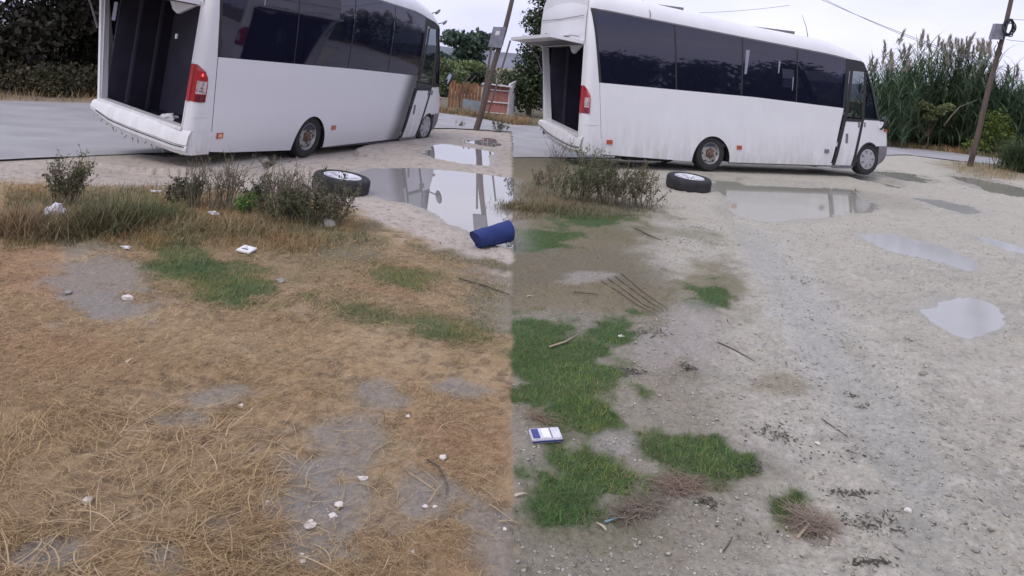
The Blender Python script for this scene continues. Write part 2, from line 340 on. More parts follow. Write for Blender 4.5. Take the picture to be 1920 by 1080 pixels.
    for T in TRK: tk = np.maximum(tk, 1-sm(np.abs(pldist(X, Y, T)), .05, .14))
    c = mix(c, tk*.40*(X > BORDER)*(.4+.9*(n2-.2)), (.27, .262, .225)); wet = np.maximum(wet, tk*.5*(X > BORDER))
    # mud at the rim of puddles
    for P in PUDW.values():
        pd = polysd(X, Y, P)+.05*(n2-.5); w = 1-sm(pd, .02, .30); c = mix(c, w*.35, (.27, .25, .21)); wet = np.maximum(wet, w*.7)
    return c, np.clip(wet, 0, 1)
Hh = height(GX, GY); GC, GW = groundcol(GX, GY)
V = np.stack([GX, GY, Hh], -1).reshape(-1, 3)
ii = np.arange(nr*nc).reshape(nr, nc)
Fq = np.stack([ii[:-1, :-1], ii[:-1, 1:], ii[1:, 1:], ii[1:, :-1]], -1).reshape(-1, 4)
col4 = np.concatenate([GC, (1-GW)[..., None]], -1).reshape(-1, 4)
mg = bpy.data.materials.new('soil_and_mud'); mg.use_nodes = True; t = mg.node_tree; b = t.nodes['Principled BSDF']
def tn(t, k, **kw):
    n = t.nodes.new(k)
    for a_, b_ in kw.items(): setattr(n, a_, b_)
    return n
a = tn(t, 'ShaderNodeAttribute', attribute_name='Col'); tcn = tn(t, 'ShaderNodeTexCoord')
n = tn(t, 'ShaderNodeTexNoise'); n.inputs['Scale'].default_value = 45; n.inputs['Detail'].default_value = 8; n.inputs['Roughness'].default_value = .7
r = tn(t, 'ShaderNodeMapRange'); r.inputs[1].default_value = .3; r.inputs[2].default_value = .7; r.inputs[3].default_value = .72; r.inputs[4].default_value = 1.26
x = tn(t, 'ShaderNodeMix', data_type='RGBA', blend_type='MULTIPLY'); x.inputs[0].default_value = 1
t.links.new(tcn.outputs['Object'], n.inputs['Vector']); t.links.new(n.outputs[0], r.inputs[0]); t.links.new(a.outputs['Color'], x.inputs[6]); t.links.new(r.outputs[0], x.inputs[7])
t.links.new(x.outputs[2], b.inputs['Base Color'])
r = tn(t, 'ShaderNodeMapRange'); r.inputs[3].default_value = .22; r.inputs[4].default_value = .9; t.links.new(a.outputs['Alpha'], r.inputs[0]); t.links.new(r.outputs[0], b.inputs['Roughness'])
v = tn(t, 'ShaderNodeTexVoronoi'); v.inputs['Scale'].default_value = 60; t.links.new(tcn.outputs['Object'], v.inputs['Vector'])
ad = tn(t, 'ShaderNodeMath', operation='SUBTRACT'); t.links.new(n.outputs[0], ad.inputs[0])
mu = tn(t, 'ShaderNodeMath', operation='MULTIPLY'); mu.inputs[1].default_value = .25; t.links.new(v.outputs['Distance'], mu.inputs[0]); t.links.new(mu.outputs[0], ad.inputs[1])
bb = tn(t, 'ShaderNodeBump'); bb.inputs['Strength'].default_value = .9; bb.inputs['Distance'].default_value = .012; t.links.new(ad.outputs[0], bb.inputs['Height']); t.links.new(bb.outputs[0], b.inputs['Normal'])
M['ground'] = mg
tag(npmesh('ground', V, Fq, mg, col=col4, smooth=True), 'muddy gravel lot running into a field of flattened straw', kind='structure')
# wide plain under and behind everything
def sheet(name, pts, z, m, label=None):
    mb = MB(); mb.add([(p[0], p[1], z) for p in pts], [tuple(range(len(pts)))]); o = mb.build(name, m); return tag(o, label, kind='structure')
M['plain'] = mat('plain_soil', (.22, .19, .13), .95, var=.3, vscale=.2)
sheet('plain', [(-900, -300), (900, -300), (900, 1500), (-900, 1500)], -.12, M['plain'], 'flat soil reaching to the horizon')
M['asphalt'] = mat('worn_asphalt', (.34, .335, .345), .75, var=.14, vscale=1.4, bump=.35, bscale=90)
road = [(-30, 4.2), (-9.95, 14.84), (-5.4, 20.0), g(823, 212), g(900, 222), (.15, 20.6), (.98, 21.0), (7, 24.0), (12.9, 26.2), (15.2, 26.3), (16.9, 24.9), (26, 20)]
near = [(24, 18.2), (16.9, 22.2), g(1800, 302), g(1700, 290), (9, 20.3), (4, 16.0), (.15, 13.2), (.15, 18.4), (-1.3, 17.9), (-2.9, 16.2), (-4.2, 12.5), (-4.5, 10.3), (-5.71, 8.6), (-8, 5.6), (-16, -4), (-34, -6)]
def dens(P, amp, st=.25):
    out = []
    for i in range(len(P)-1):
        a_, b_ = Vector(P[i]), Vector(P[i+1]); k = max(1, int((b_-a_).length/st))
        for q in range(k):
            p = a_.lerp(b_, q/k); nn = Vector((-(b_-a_)[1], (b_-a_)[0])).normalized(); out.append(tuple(p+nn*random.uniform(-amp, amp)))
    out.append(P[-1]); return out
sheet('road', dens(road, .02)+dens(near, .035), .006, M['asphalt'], 'grey asphalt road passing behind both minibuses')
# puddles
def watermat(name, base, rough=.015, ior=1.45, bump=0):
    return mat(name, base, rough, ior=ior, spec=.5, var=.06, vscale=1.2, bump=bump, bscale=14)
M['waterL'] = watermat('bright_puddle_water', (.25, .235, .23), ior=1.75)
M['waterR'] = watermat('muddy_puddle_water', (.36, .35, .30), .05, ior=1.36, bump=.02)
M['waterP'] = watermat('pale_puddle_water', (.37, .37, .355), .12, ior=1.16, bump=.03)
for k, P in PUDW.items():
    c0 = np.mean(np.array(P), 0); q = [tuple(c0+(np.array(p)-c0)*1.0+(np.array(p)-c0)/np.linalg.norm(np.array(p)-c0)*.42) for p in P]
    if k == 'L1': q = [(min(p[0], BORDER+.02), p[1]) for p in q]
    sheet('puddle', q, -.0155, M['waterL'] if k[0] == 'L' else M['waterP'] if k in ('R2', 'R4', 'R3', 'R7') else M['waterR'])

# ------------------------------------------------------------------ the minibuses
def interp(x, xs, ys): return float(np.interp(x, xs, ys))
def make_bus(name, P, label):
    root = empty(name); tag(root, label, 'minibus')
    yw, pt, rl = P['rot']
    root.matrix_world = Matrix.Translation(P['loc']) @ Matrix.Rotation(yw, 4, 'Z') @ Matrix.Rotation(pt, 4, 'Y') @ Matrix.Rotation(rl, 4, 'X')
    Wd = 1.97
    WL = lambda z: Wd-.16*(2.8-min(z, 2.8))
    wt = lambda X: interp(X, [0, .1, 5.3, 5.75, 6.1, 6.35], P['wt'])               # top of the window band
    wb = lambda X: interp(X, [0, .24, 3.5, 5.7, 6.2, 7.3], [P['wb'][0]]*2+[P['wb'][1], P['wb'][2], P['wb'][3], P['wb'][3]-.06])
    zr = lambda X: interp(X, [0, 3.5, 5.3, 5.85, 6.1, 6.35], [wt(0)+.36, wt(3.5)+.28, wt(5.3)+.30, P['zf'][0], P['zf'][1], P['zf'][2]])
    fe = [(.16, P['nose']-.35), (.28, P['nose']-.10), (.42, P['nose']-.01), (.60, P['nose']), (.66, P['nose']-.005), (.75, P['nose']-.02), (.85, P['nose']-.07), (.95, P['nose']-.15), (1.04, P['nose']-.25), (1.10, P['nose']-.32), (1.16, P['nose']-.35), (1.68, P['nose']-.55), (2.1, P['nose']-.78), (P['zf'][2]+.001, P['nose']-.85)]
    xf = lambda Z: interp(Z, [q[0] for q in fe], [q[1] for q in fe])             # front edge of the side
    def inset(X, Z):
        y = 0
        if X < .12: y += .12-math.sqrt(max(0, .0144-(.12-max(X, 0))**2))
        if X > 6.1: y += .13*((X-6.1)/1.1)**2
        e = xf(Z)-X
        if e < .10 and X > 6: y += .07*(1-max(e, 0)/.10)**2
        if Z > 1.9: y += .05*((Z-1.9)/.7)**2
        if Z < .5: y += .03*((.5-Z)/.35)**2
        return y
    def ruled(mb, bot, top, nv, off=0, side=0, mi=0):
        """patch between two polylines of (X,Z) on the side wall"""
        n = len(bot); vv = []; ff = []
        for j in range(nv+1):
            s = j/nv
            for i in range(n):
                X = bot[i][0]*(1-s)+top[i][0]*s; Z = bot[i][1]*(1-s)+top[i][1]*s
                y = inset(X, Z)+off; vv.append((X, y if side == 0 else WL(Z)-y, Z))
        for j in range(nv):
            for i in range(n-1):
                a_ = j*n+i; q = (a_, a_+1, a_+n+1, a_+n); ff.append(q if side == 0 else q[::-1])
        mb.add(vv, ff, mi)
    def lin(x0, z0, x1, z1, n): return [(x0+(x1-x0)*i/n, z0+(z1-z0)*i/n) for i in range(n+1)]
    def part(nm, fn, m, parent=root, smooth=True, auto=35, label=None, both=False):
        mb = MB(); fn(mb, 0)
        o = mb.build(nm, m, parent, smooth, auto)
        if label: o['label'] = label
        if both:
            mb = MB(); fn(mb, 1); mb.build(nm, m, parent, smooth, auto)
        return o
    rwx, fwx, wr = P['rwx'], P['fwx'], P['wr']; sill = P['sill']
    RX, FX = .41, .345
    slf = lambda X: interp(X, P['slx'], P['slz'])
    def arch(X, cx, rx, top):
        d = (X-cx)/rx
        return sill+(top-sill)*math.sqrt(max(0, 1-d*d)) if abs(d) < 1 else sill
    xsB = .38; xe = P['doorB'][0]-.03; 
    # main side panel, from the rear seam to the door
    def side_panel(mb, s):
        xs = sorted(set([xsB+(xe-xsB)*i/60 for i in range(61)]+[rwx+RX*math.cos(math.pi*k/24) for k in range(25)]))
        n = len(xs); xt0, xt1 = .25, P['doorM'][0]-.05
        bot = [(X, max(arch(X, rwx, RX, P['archtop']), slf(X))) for X in xs]
        top = [(xt0+(xt1-xt0)*(X-xsB)/(xe-xsB), 0) for X in xs]
        top = [(X, wb(X)) for X, _ in top]; top2 = []
        for (bx, bz), (tx, tz) in zip(bot, top): top2.append((tx, tz))
        ruled(mb, bot, top2, 10, 0, s)
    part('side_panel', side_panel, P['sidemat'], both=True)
    # inner lip of the wheel arch
    def lip(mb, s):
        for cx, rx, tp in (WHL,):
            vv = []; ff = []; K = 24
            for k in range(K+1):
                a_ = math.pi*k/K; X = cx+rx*math.cos(a_); Z = sill+(tp-sill)*math.sin(a_)
                for dy in (.004, .28): y = inset(X, Z)+dy; vv.append((X, y if s == 0 else WL(Z)-y, Z))
            for k in range(K): ff.append((2*k, 2*k+1, 2*k+3, 2*k+2))
            mb.add(vv, ff)
            
    for WHL in ((rwx, RX, P['archtop']), (fwx, FX, P['farchtop'])): part('wheel_well', lip, M['black'], both=True)
    # rear corner column (side part)
    def corner(mb, s):
        q = [0, .012, .03, .05, .08, .12, .2, .3, .372]; zb0 = P['slz'][0] if s == 0 else .62
        fx = lambda z: interp(z, [.24, 1.44, wt(0)], [.372, .242, P['w0'][1]-.03])
        zs = list(np.linspace(zb0, 1.44, 6))+list(np.linspace(1.44, wt(0), 14))[1:]
        for k in range(len(zs)-1):
            fr = lambda z: [(x_ if x_ < .06 and fx(z) > .2 else x_/.372*fx(z), z) for x_ in q]
            a_ = [(x_/.372*fx(zs[k]), zs[k]) for x_ in q]; b_ = [(x_/.372*fx(zs[k+1]), zs[k+1]) for x_ in q]
            ruled(mb, a_, b_, 1, 0, s)
    part('corner_panel', corner, M['white'], both=True)
    part('panel_seam', lambda mb, s: ruled(mb, lin(.372, .24, .382, .24, 1), lin(.242, 1.46, .25, 1.46, 1), 6, .004, s), M['seam'], both=True)
    # cant rail and roof as one shell
    def roof(mb, s):
        xs = [0, .02, .06, .12, .25]+[.25+i*.25 for i in range(1, 21)]+[5.5, 5.7, 5.85, 6.0, 6.1, 6.2, 6.3, P['nose']-.85]
        K = 9; vv = []; ff = []; m = 2*K+3
        for X in xs:
            z0 = wt(X); z1 = zr(X); ins = inset(X, z0); bk = .05*max(0, 1-X/.15)**2
            row = [(ins, z0)]
            for k in range(1, K+1):
                a_ = math.pi/2*k/K; row.append((ins+.30*(1-math.cos(a_)), z0+(z1-z0-bk)*math.sin(a_)))
            row.append((Wd/2, z1+.04-bk))
            full = row+[(WL(z)-y, z) for y, z in row[:-1][::-1]]
            vv += [(X, y, z) for y, z in full]
        n = len(vv)//len(xs)
        for i in range(len(xs)-1):
            for k in range(n-1): ff.append((i*n+k, (i+1)*n+k, (i+1)*n+k+1, i*n+k+1))
        mb.add(vv, ff); return
    part('roof', roof, M['white_clean'], auto=60)
    o = MB()
    X = 1.18
    o.tube([(X, inset(X, wt(X))-.002, wt(X)), (X, .04, wt(X)+.10), (X, .12, wt(X)+.2), (X, .3, zr(X)+.002)], .006, 6).build('roof_seam', M['grey'], root)
    # gutter strip above the windows
    part('gutter', lambda mb, s: ruled(mb, [(x_, wt(x_)-.02) for x_ in np.linspace(.03, 5.7, 24)], [(x_, wt(x_)+.006) for x_ in np.linspace(.03, 5.7, 24)], 1, -.006, s), M['grey'], both=True)
    # roof hatch and antenna
    MB().box(1.55, 2.15, .45, 1.2, zr(1.8)+.0, zr(1.8)+.05).build('roof_hatch', M['grey'], root)
    MB().box(3.6, 4.7, .35, 1.1, zr(4.7)+.0, zr(4.2)+.04).build('roof_hatch', M['grey'], root)
    MB().tube([(5.05, .35, zr(5.05)-.02), (4.98, .35, zr(5)+.2), (4.86, .35, zr(5)+.42)], [.008, .005, .003], 5).build('antenna', M['black'], root)
    # dark band behind glass edge: frame
    px_ = P['divs']
    def lx(Xt, Z):                                   # window ends lean like the rear column
        return Xt
    edges = [P['w0']]+px_+[P['w1']]
    for s in (0, 1):
        for i in range(len(edges)-1):
            (a0, a1), (b0, b1) = edges[i], edges[i+1]
            mb = MB(); ruled(mb, [(x_, wb(x_)+.004) for x_ in np.linspace(a0+P['gap'], b0-P['gap'], 7)], [(x_, wt(x_)-.022) for x_ in np.linspace(a1+P['gap'], b1-P['gap'], 7)], 6, .0, s)
            w = mb.build('window', M['glass'], root, True)
        for i in range(len(edges)):
            a0, a1 = edges[i]; mb = MB(); dw_ = .024 if i in (0, len(edges)-1) else (.009 if P['lit'] else .015)
            ruled(mb, [(a0-dw_, wb(a0)+.002), (a0+dw_, wb(a0)+.002)], [(a1-dw_, wt(a1)-.02), (a1+dw_, wt(a1)-.02)], 6, -.003, s)
            mb.build('window_divider', M['seam'], root)
            mb = MB(); ruled(mb, [(a0-.03, wb(a0)+.002), (a0+.07, wb(a0)+.002)], [(a1-.03, wt(a1)-.02), (a1+.07, wt(a1)-.02)], 4, .05, s)
            mb.build('inner_pillar', M['inner'], root)
    # black surround over the door and the A pillar
    def band(mb, s):
        wl = P['w1']
        ruled(mb, lin(wl[0], wb(wl[0]), P['doorM'][0], wb(wl[0]), 3), [(x_, wt(x_)) for x_ in np.linspace(wl[1], P['doorT'][0], 4)], 6, .002, s)
        ruled(mb, lin(wl[1], P['dwT']+.035, P['nose']-.76, P['dwT']+.035, 8), [(x_, wt(x_)) for x_ in np.linspace(wl[1], P['nose']-.87, 9)], 3, 0, s)
    part('window_surround', band, M['seam'], both=True)
    # door
    dB, dM, dT = P['doorB'], P['doorM'], P['doorT']; fB, fM, fT = P['doorFB'], P['doorFM'], P['doorFT']
    def door(mb, s):
        ruled(mb, lin(dB[0], sill+.02, fB[0]-.03, sill+.02, 6), lin(dM[0]+(fM[1]*0), wb(dM[0])-.24, fM[0]-.03, wb(dM[0])-.24, 6), 8, -.004, s)
    dz = P['dwB']
    def xd(z): return np.interp(z, [sill, wb(dM[0]), P['dwT']], [dB[0], dM[0], dT[0]])
    def xg(z): return np.interp(z, [sill, dz, P['dwT']], [fB[0], fM[0], fT[0]])
    def strip(fx, w, z0, z1, off, n=8):
        def fn(mb, s):
            zz = np.linspace(z0, z1, n+1)
            for k in range(n):
                ruled(mb, [(fx(zz[k])-w/2, zz[k]), (fx(zz[k])+w/2, zz[k])], [(fx(zz[k+1])-w/2, zz[k+1]), (fx(zz[k+1])+w/2, zz[k+1])], 1, off, s)
        return fn
    def xdi(z): return xd(z)+.035
    def panel_between(fa, fb, z0, z1, off, n=8, nx=6):
        def fn(mb, s):
            zz = np.linspace(z0, z1, n+1)
            for k in range(n):
                ruled(mb, lin(fa(zz[k]), zz[k], fb(zz[k]), zz[k], nx), lin(fa(zz[k+1]), zz[k+1], fb(zz[k+1]), zz[k+1], nx), 1, off, s)
        return fn
    dl = part('door', panel_between(lambda z: xd(z)+.05, lambda z: xg(z)-.025, sill+.01, dz-.03, -.002), M['white'])
    part('door_frame', strip(xdi, .085, sill-.03, P['dwT'], -.008), M['seam'])
    part('door_frame', strip(xg, .07, sill-.01, P['dwT'], -.008), M['seam'])
    part('door_frame', panel_between(lambda z: xd(z)+.05, lambda z: xg(z)-.0, dz-.06, dz+.0, -.008, 1), M['seam'])
    part('door_frame', panel_between(lambda z: xd(z)+.05, lambda z: xg(z)-.0, P['dwT']-.0, P['dwT']+.04, -.008, 1), M['seam'])
    part('door_window', panel_between(lambda z: xd(z)+.085, lambda z: xg(z)-.045, dz+.0, P['dwT'], .004, 6), M['clearglass'])
    part('door_edge', panel_between(lambda z: xd(z)+.045, lambda z: xd(z)+.085, dz+.0, P['dwT'], -.001, 6), M['seam'])
    part('door_panel', panel_between(lambda z: xd(z)+.0, lambda z: xg(z)-.0, sill, P['dwT'], 0, 6), M['white'], root) if False else None
    hx = xd(.72)+.17
    MB().box(hx, hx+.055, -.012, .01, .62, .80).build('handle', M['grey'], dl, auto=30)
    MB().box(xg(dz-.1)-.10, xg(dz-.1)-.06, -.012, .01, dz-.16, dz-.05).build('lock', M['grey'], dl)
    MB().box(xg(dz-.1)+.07, xg(dz-.1)+.09, -.012, .03, dz-.15, dz-.06).build('latch', M['grey'], dl)
    # left front side (driver) plain
    part('cab_side', lambda mb, s: panel_between(lambda z: xd(z)-.05, xg, sill, wb(dM[0])-.1, 0, 6)(mb, 1), M['white'])
    part('cab_window', lambda mb, s: panel_between(xd, lambda z: xf(z)-.1, wb(dM[0])-.1, P['dwT']+.04, 0, 6)(mb, 1), M['clearglass'])
    # fender with the wheel arch, hood side
    def fender(mb, s):
        K = 36
        ztop = P['wb'][3]-.04
        xs0 = fB[0]+.02; x1 = P['nose']-.30
        xs = sorted(set([xs0+(x1-xs0)*i/20 for i in range(21)]+[fwx+FX*math.cos(math.pi*k/20) for k in range(21) if xs0 < fwx+FX*math.cos(math.pi*k/20) < x1]))
        bot = [(X, max(arch(X, fwx, FX, P['farchtop']), sill+.01 if X < fwx else .58)) for X in xs]
        top = [(X+(1-(X-xs0)/(x1-xs0))*(xg(ztop)-xs0+.02)+0, ztop) for X in xs]
        # extend by slope toward nose
        top = [(xg(ztop)+.02+(xf(ztop)-.0-xg(ztop)-.02)*(X-xs0)/(x1-xs0), ztop) for X in xs]
        ruled(mb, bot, top, 8, 0, s)
        zz = [.58, .66, .74, .82, .9, .97, 1.02, ztop]
        for k in range(len(zz)-1):
            def e0(z): return np.interp(z, [.58, ztop], [x1, xf(ztop)])
            ruled(mb, lin(e0(zz[k]), zz[k], xf(zz[k]), zz[k], 5), lin(e0(zz[k+1]), zz[k+1], xf(zz[k+1]), zz[k+1], 5), 1, 0, s)
    part('fender', fender, M['white'], both=True, auto=50)
    def archtrim(mb, s):
        K = 22; q0 = []; q1 = []
        for k in range(K+1):
            a_ = math.pi*(1-k/K); q0.append((fwx+FX*math.cos(a_), sill+(P['farchtop']-sill)*math.sin(a_))); q1.append((fwx+(FX+.035)*math.cos(a_), sill+(P['farchtop']+.03-sill)*math.sin(a_)))
        ruled(mb, q0, q1, 1, -.006, s)
    part('arch_trim', archtrim, M['seam'], both=True)
    # quarter window ahead of the door
    ztop = P['wb'][3]-.04
    part('quarter_window', panel_between(lambda z: xg(z)+.05, lambda z: max(xf(z)-.11, xg(z)+.055), ztop+.03, P['dwT']+.0, .002, 8), M['screenglass'], both=True)
    part('window_frame', panel_between(lambda z: xg(z)+.025, lambda z: xf(z)-.0, ztop, ztop+.03, -.003, 1), M['seam'], both=True)
    part('pillar', panel_between(lambda z: xf(z)-.13, lambda z: xf(z)-.0, ztop+.03, P['dwT']+.035, -.006, 8), M['seam'], both=True)
    # front end: bumper, nose, windscreen
    def front(z0, z1, extra=.0, n=8, bulge=.12):
        def fn(mb, s):
            zz = np.linspace(z0, z1, n+1); vv = []; K = 20
            for z in zz:
                Xe = xf(z); y0 = inset(Xe, z)
                for k in range(K+1):
                    t_ = k/K; u = 2*t_-1; vv.append((Xe+extra+bulge*(1-abs(u)**2.2), y0+(WL(z)-2*y0)*t_, z))
            ff = [(j*(K+1)+k, j*(K+1)+k+1, (j+1)*(K+1)+k+1, (j+1)*(K+1)+k) for j in range(n) for k in range(K)]
            mb.add(vv, ff)
        return fn
    part('nose', front(.58, ztop, 0, 10, .12), M['white'], auto=60)
    part('windscreen', front(ztop+.03, P['dwT']+.035, 0, 10, .12), M['screenglass'], auto=60)
    for yy_, nm_ in ((0, 'screen_edge'), (1, 'screen_edge')):
        mb = MB(); mb.tube([(xf(z)-.015, (inset(xf(z), z)+.01) if yy_ == 0 else WL(z)-inset(xf(z), z)-.01, z) for z in np.linspace(ztop+.02, P['dwT']+.04, 9)], .028, 6); mb.build(nm_, M['seam'], root, True)
    part('brow', front(P['dwT']+.035, P['zf'][2]+.002, 0, 4, .12), M['white_clean'], auto=60)
    part('hood_lid', front(ztop, ztop+.03, 0, 1, .12), M['seam'], auto=60)
    # roof front closing over the brow
    def brow(mb, s):
        K = 20; vv = []; Xe = xf(P['zf'][2]); y0 = inset(Xe, P['zf'][2])
        for k in range(K+1):
            u = 2*k/K-1; vv.append((Xe+.12*(1-abs(u)**2.2), y0+(Wd-2*y0)*k/K, P['zf'][2]+.002))
        for k in range(K+1): vv.append((Xe-.25, y0+(Wd-2*y0)*k/K, P['zf'][2]+.05))
        mb.add(vv, [(k, k+1, K+2+k, K+1+k) for k in range(K)])
    part('brow_cap', brow, M['white_clean'])
    part('bumper', front(.24, .58, .012, 6, .12), M['grey'], auto=60)
    def bside(mb, s):
        xs = np.linspace(fwx+.29, P['nose']-.0, 8)
        ruled(mb, [(min(x_, xf(.26)), .24+.12*max(0, 1-(x_-xs[0])/.2)*0) for x_ in xs], [(x_, .585) for x_ in xs], 5, -.008, s)
    part('bumper_side', bside, M['grey'], both=True)
    # headlamps and indicator
    MB().box(P['nose']-.02, P['nose']+.05, .22, .42, .74, .90).build('headlight', M['lens'], root)
    MB().box(P['nose']-.02, P['nose']+.05, Wd-.42, Wd-.22, .74, .90).build('headlight', M['lens'], root)
    ix = P['nose']-.22; MB().box(ix, ix+.09, inset(ix, .9)-.012, inset(ix, .9)+.03, .875, .925).build('indicator', M['amber'], root)
    # marker lamps along the sill
    for k, (X, Z, mm) in enumerate(((P['mk'][0], P['mkz'], 'amberlit' if P['lit'] else 'amber'), (P['mk'][1], P['mkz'], 'amber'), (P['mk'][2], P['mkz'], 'grey'))):
        if X is None: continue
        mb = MB(); mb.box(X-.055, X+.055, -.012, .01, Z-.036, Z+.036); q = mb.build('marker_lamp', M['grey' if mm == 'grey' else 'amber'], root)
        if mm == 'amberlit': MB().box(X-.03, X+.03, -.016, -.012, Z-.02, Z+.02).build('lens', M['amberlit'], q)
    # sill skirts
    part('skirt', lambda mb, s: [ruled(mb, [(x_, slf(x_)-.02) for x_ in np.linspace(a_, b_, 7)], [(x_, slf(x_)+.002) for x_ in np.linspace(a_, b_, 7)], 1, .03, s) for a_, b_ in ((rwx+RX, fB[0]+.05),)], M['grey'], both=True)
    part('step', lambda mb, s: ruled(mb, lin(dB[0], sill-.05, fB[0]+.02, sill-.05, 4), lin(dB[0], sill+.012, fB[0]+.02, sill+.012, 4), 1, -.01, s), M['grey'])
    # chassis under the floor
    MB().box(1.2, 6.4, .35, Wd-.7, .22, .40).build('chassis', M['black'], root)
    MB().box(.6, 6.25, .32, 1.45, .19, .22).build('shade_tray', M['black'], root)  # unseen tray added to deepen the shade on the ground below
    MB().box(1.0, 1.9, .25, .6, .13, .3).build('fuel_tank', M['black'], root)
    # rear face -------------------------------------------------
    oB, oT = P['open']       # (yR, yL, zR, zL) at bottom, (yR, yL, z) at top
    yR = .155
    rb = MB()                # right column between corner and opening
    zz = np.linspace(.27, wt(0), 14)
    col_ = lambda z: (0 if z > 0 else 0)
    for k in range(13):
        rb.add([(0, .12, zz[k]), (0, .12, zz[k+1]), (-.004, yR, zz[k+1]), (-.004, yR, zz[k])], [(0, 1, 2, 3)])
    rb.build('rear_corner', M['white'], root)
    yl = lambda z: interp(z, [oB[3], oT[2]], [oB[1], oT[1]])
    rl_ = MB(); zl = np.linspace(oB[3], oT[2], 10)
    for k in range(9):
        a_, b_ = zl[k], zl[k+1]; ea, eb = max(yl(a_)+.01, WL(a_)-.12), max(yl(b_)+.01, WL(b_)-.12)
        rl_.add([(-.004, yl(a_), a_), (-.004, yl(b_), b_), (.0, eb, b_), (0, ea, a_)], [(0, 1, 2, 3)])
    rl_.build('rear_corner', M['white'], root)
    # frame of the opening, a raised white lip with depth
    fr = MB(); T_ = .05
    def bar(p, q, w0, w1, d0, d1):
        p = Vector(p); q = Vector(q); dd = (q-p).normalized(); nn = Vector((0, -dd.z, dd.y))
        a_ = [p-nn*w0, q-nn*w0, q+nn*w1, p+nn*w1]
        fr.add([(d0, v_.y, v_.z) for v_ in a_]+[(d1, v_.y, v_.z) for v_ in a_], [(0, 1, 2, 3), (4, 7, 6, 5), (0, 4, 5, 1), (1, 5, 6, 2), (2, 6, 7, 3), (3, 7, 4, 0)])
    bar((0, oB[0], oB[2]), (0, oB[1], oB[3]), .015, .025, -.03, .10)
    bar((0, oB[1], oB[3]), (0, oT[1], oT[2]), .0, .035, -.025, .10)
    bar((0, yR, oB[2]), (0, yR, oT[2]), .0, .012, -.012, .10)
    fr.build('opening_frame', M['white'], root, auto=30)
    # upper rear panel and vent details
    up = MB(); ys = np.linspace(.12, Wd-.12, 16); zs = [oT[2]-.0, oT[2]+.06, oT[2]+.25, oT[2]+.5, wt(0)+.02, wt(0)+.14]
    bl = [-.0, -.02, -.02, -.015, -.0, .02]
    vv = [(bl[j]-.02*(1-((2*i/15)-1)**2), y_, z_) for j, z_ in enumerate(zs) for i, y_ in enumerate(ys)]
    up.add(vv, [(j*16+i, (j+1)*16+i, (j+1)*16+i+1, j*16+i+1) for j in range(5) for i in range(15)])
    up.build('upper_rear_panel', M['white'], root, True)
    # crowned top of the rear
    tp = MB(); 
    K = 9; arcs = []
    X0 = 0; z0 = wt(0); z1 = zr(0)
    row = [(.12, z0)]
    for k in range(1, K+1):
        a_ = math.pi/2*k/K; row.append((.12+.30*(1-math.cos(a_)), z0+(z1-z0-.05)*math.sin(a_)))
    row.append((Wd/2, z1+.04-.05)); full = row+[(Wd-y, z) for y, z in row[:-1][::-1]]
    tp.add([(0, y, z) for y, z in full], [tuple(range(len(full)))]); tp.build('rear_cap', M['white_clean'], root)
    MB().tube([(-.045, .16, wt(0)-.13), (-.05, Wd/2, wt(0)-.15), (-.045, Wd-.16, wt(0)-.13)], .006, 5).build('rear_seam', M['grey'], root)
    if P['lit']:
        q_ = ubus(P['loc'], P['rot'], 217, 24, .05, 0); MB().box(.03, .04, q_.y-.03, q_.y+.03, q_.z-.10, q_.z+.14).build('hanging_strap', M['streak_strap'], root)
        q_ = ubus(P['loc'], P['rot'], 332, 68, .05, 0); MB().box(.03, .05, q_.y-.012, q_.y+.012, q_.z-.03, q_.z+.03).build('latch_tongue', M['white'], root)
    # number plate lamp hood, hinge and loose cable over the opening
    hd = MB(); hd.box(-.10, -.03, .62, .92, oT[2]+.17, oT[2]+.20); hd.box(-.06, -.03, .72, .80, oT[2]+.06, oT[2]+.17, 1)
    hd.build('lamp_hood', [M['white'], M['black']], root)
    MB().tube([(-.06, .25, oT[2]+.14), (-.09, .5, oT[2]+.17), (-.08, .75, oT[2]+.13), (-.09, 1.1, oT[2]+.14), (-.07, 1.5, oT[2]+.24), (-.07, 1.7, oT[2]+.2)], .008, 5).build('cable', M['grey'], root)
    # rear bumper: rises to the left
    zt = lambda y: interp(y, [oB[0], oB[1], Wd], [oB[2]-.01, oB[3]-.01, oB[3]+.0])
    zb_ = lambda y: interp(y, [0, .2, .45, .9, 1.25, 1.6, 1.93], P['bumz'])
    def dep_(y): return -.02-.055*(1-abs(2*y/Wd-1)**3)
    bm = MB(); rows = []
    for y in np.linspace(.02, WL(.6)-.01, 30):
        a_, b_ = zb_(y), zt(y); D_ = dep_(y)
        rows.append([(.12, y, a_), (D_+.04, y, a_), (D_+.005, y, a_+(b_-a_)*.18), (D_, y, a_+(b_-a_)*.3), (D_+.012, y, a_+(b_-a_)*.36), (D_-.005, y, a_+(b_-a_)*.42), (D_+.01, y, a_+(b_-a_)*.8), (D_+.04, y, b_), (.06, y, b_+.004)])
    vv = [p for r_ in rows for p in r_]; m_ = 9
    bm.add(vv, [(i*m_+k, i*m_+k+1, (i+1)*m_+k+1, (i+1)*m_+k) for i in range(29) for k in range(8)])
    rbp = bm.build('rear_bumper', M['white'], root, True, 25)
    MB().tube([(dep_(y)-.002, y, zb_(y)+(zt(y)-zb_(y))*.33) for y in np.linspace(.05, 1.5, 20)], .006, 5).build('crack', M['seam'], rbp)
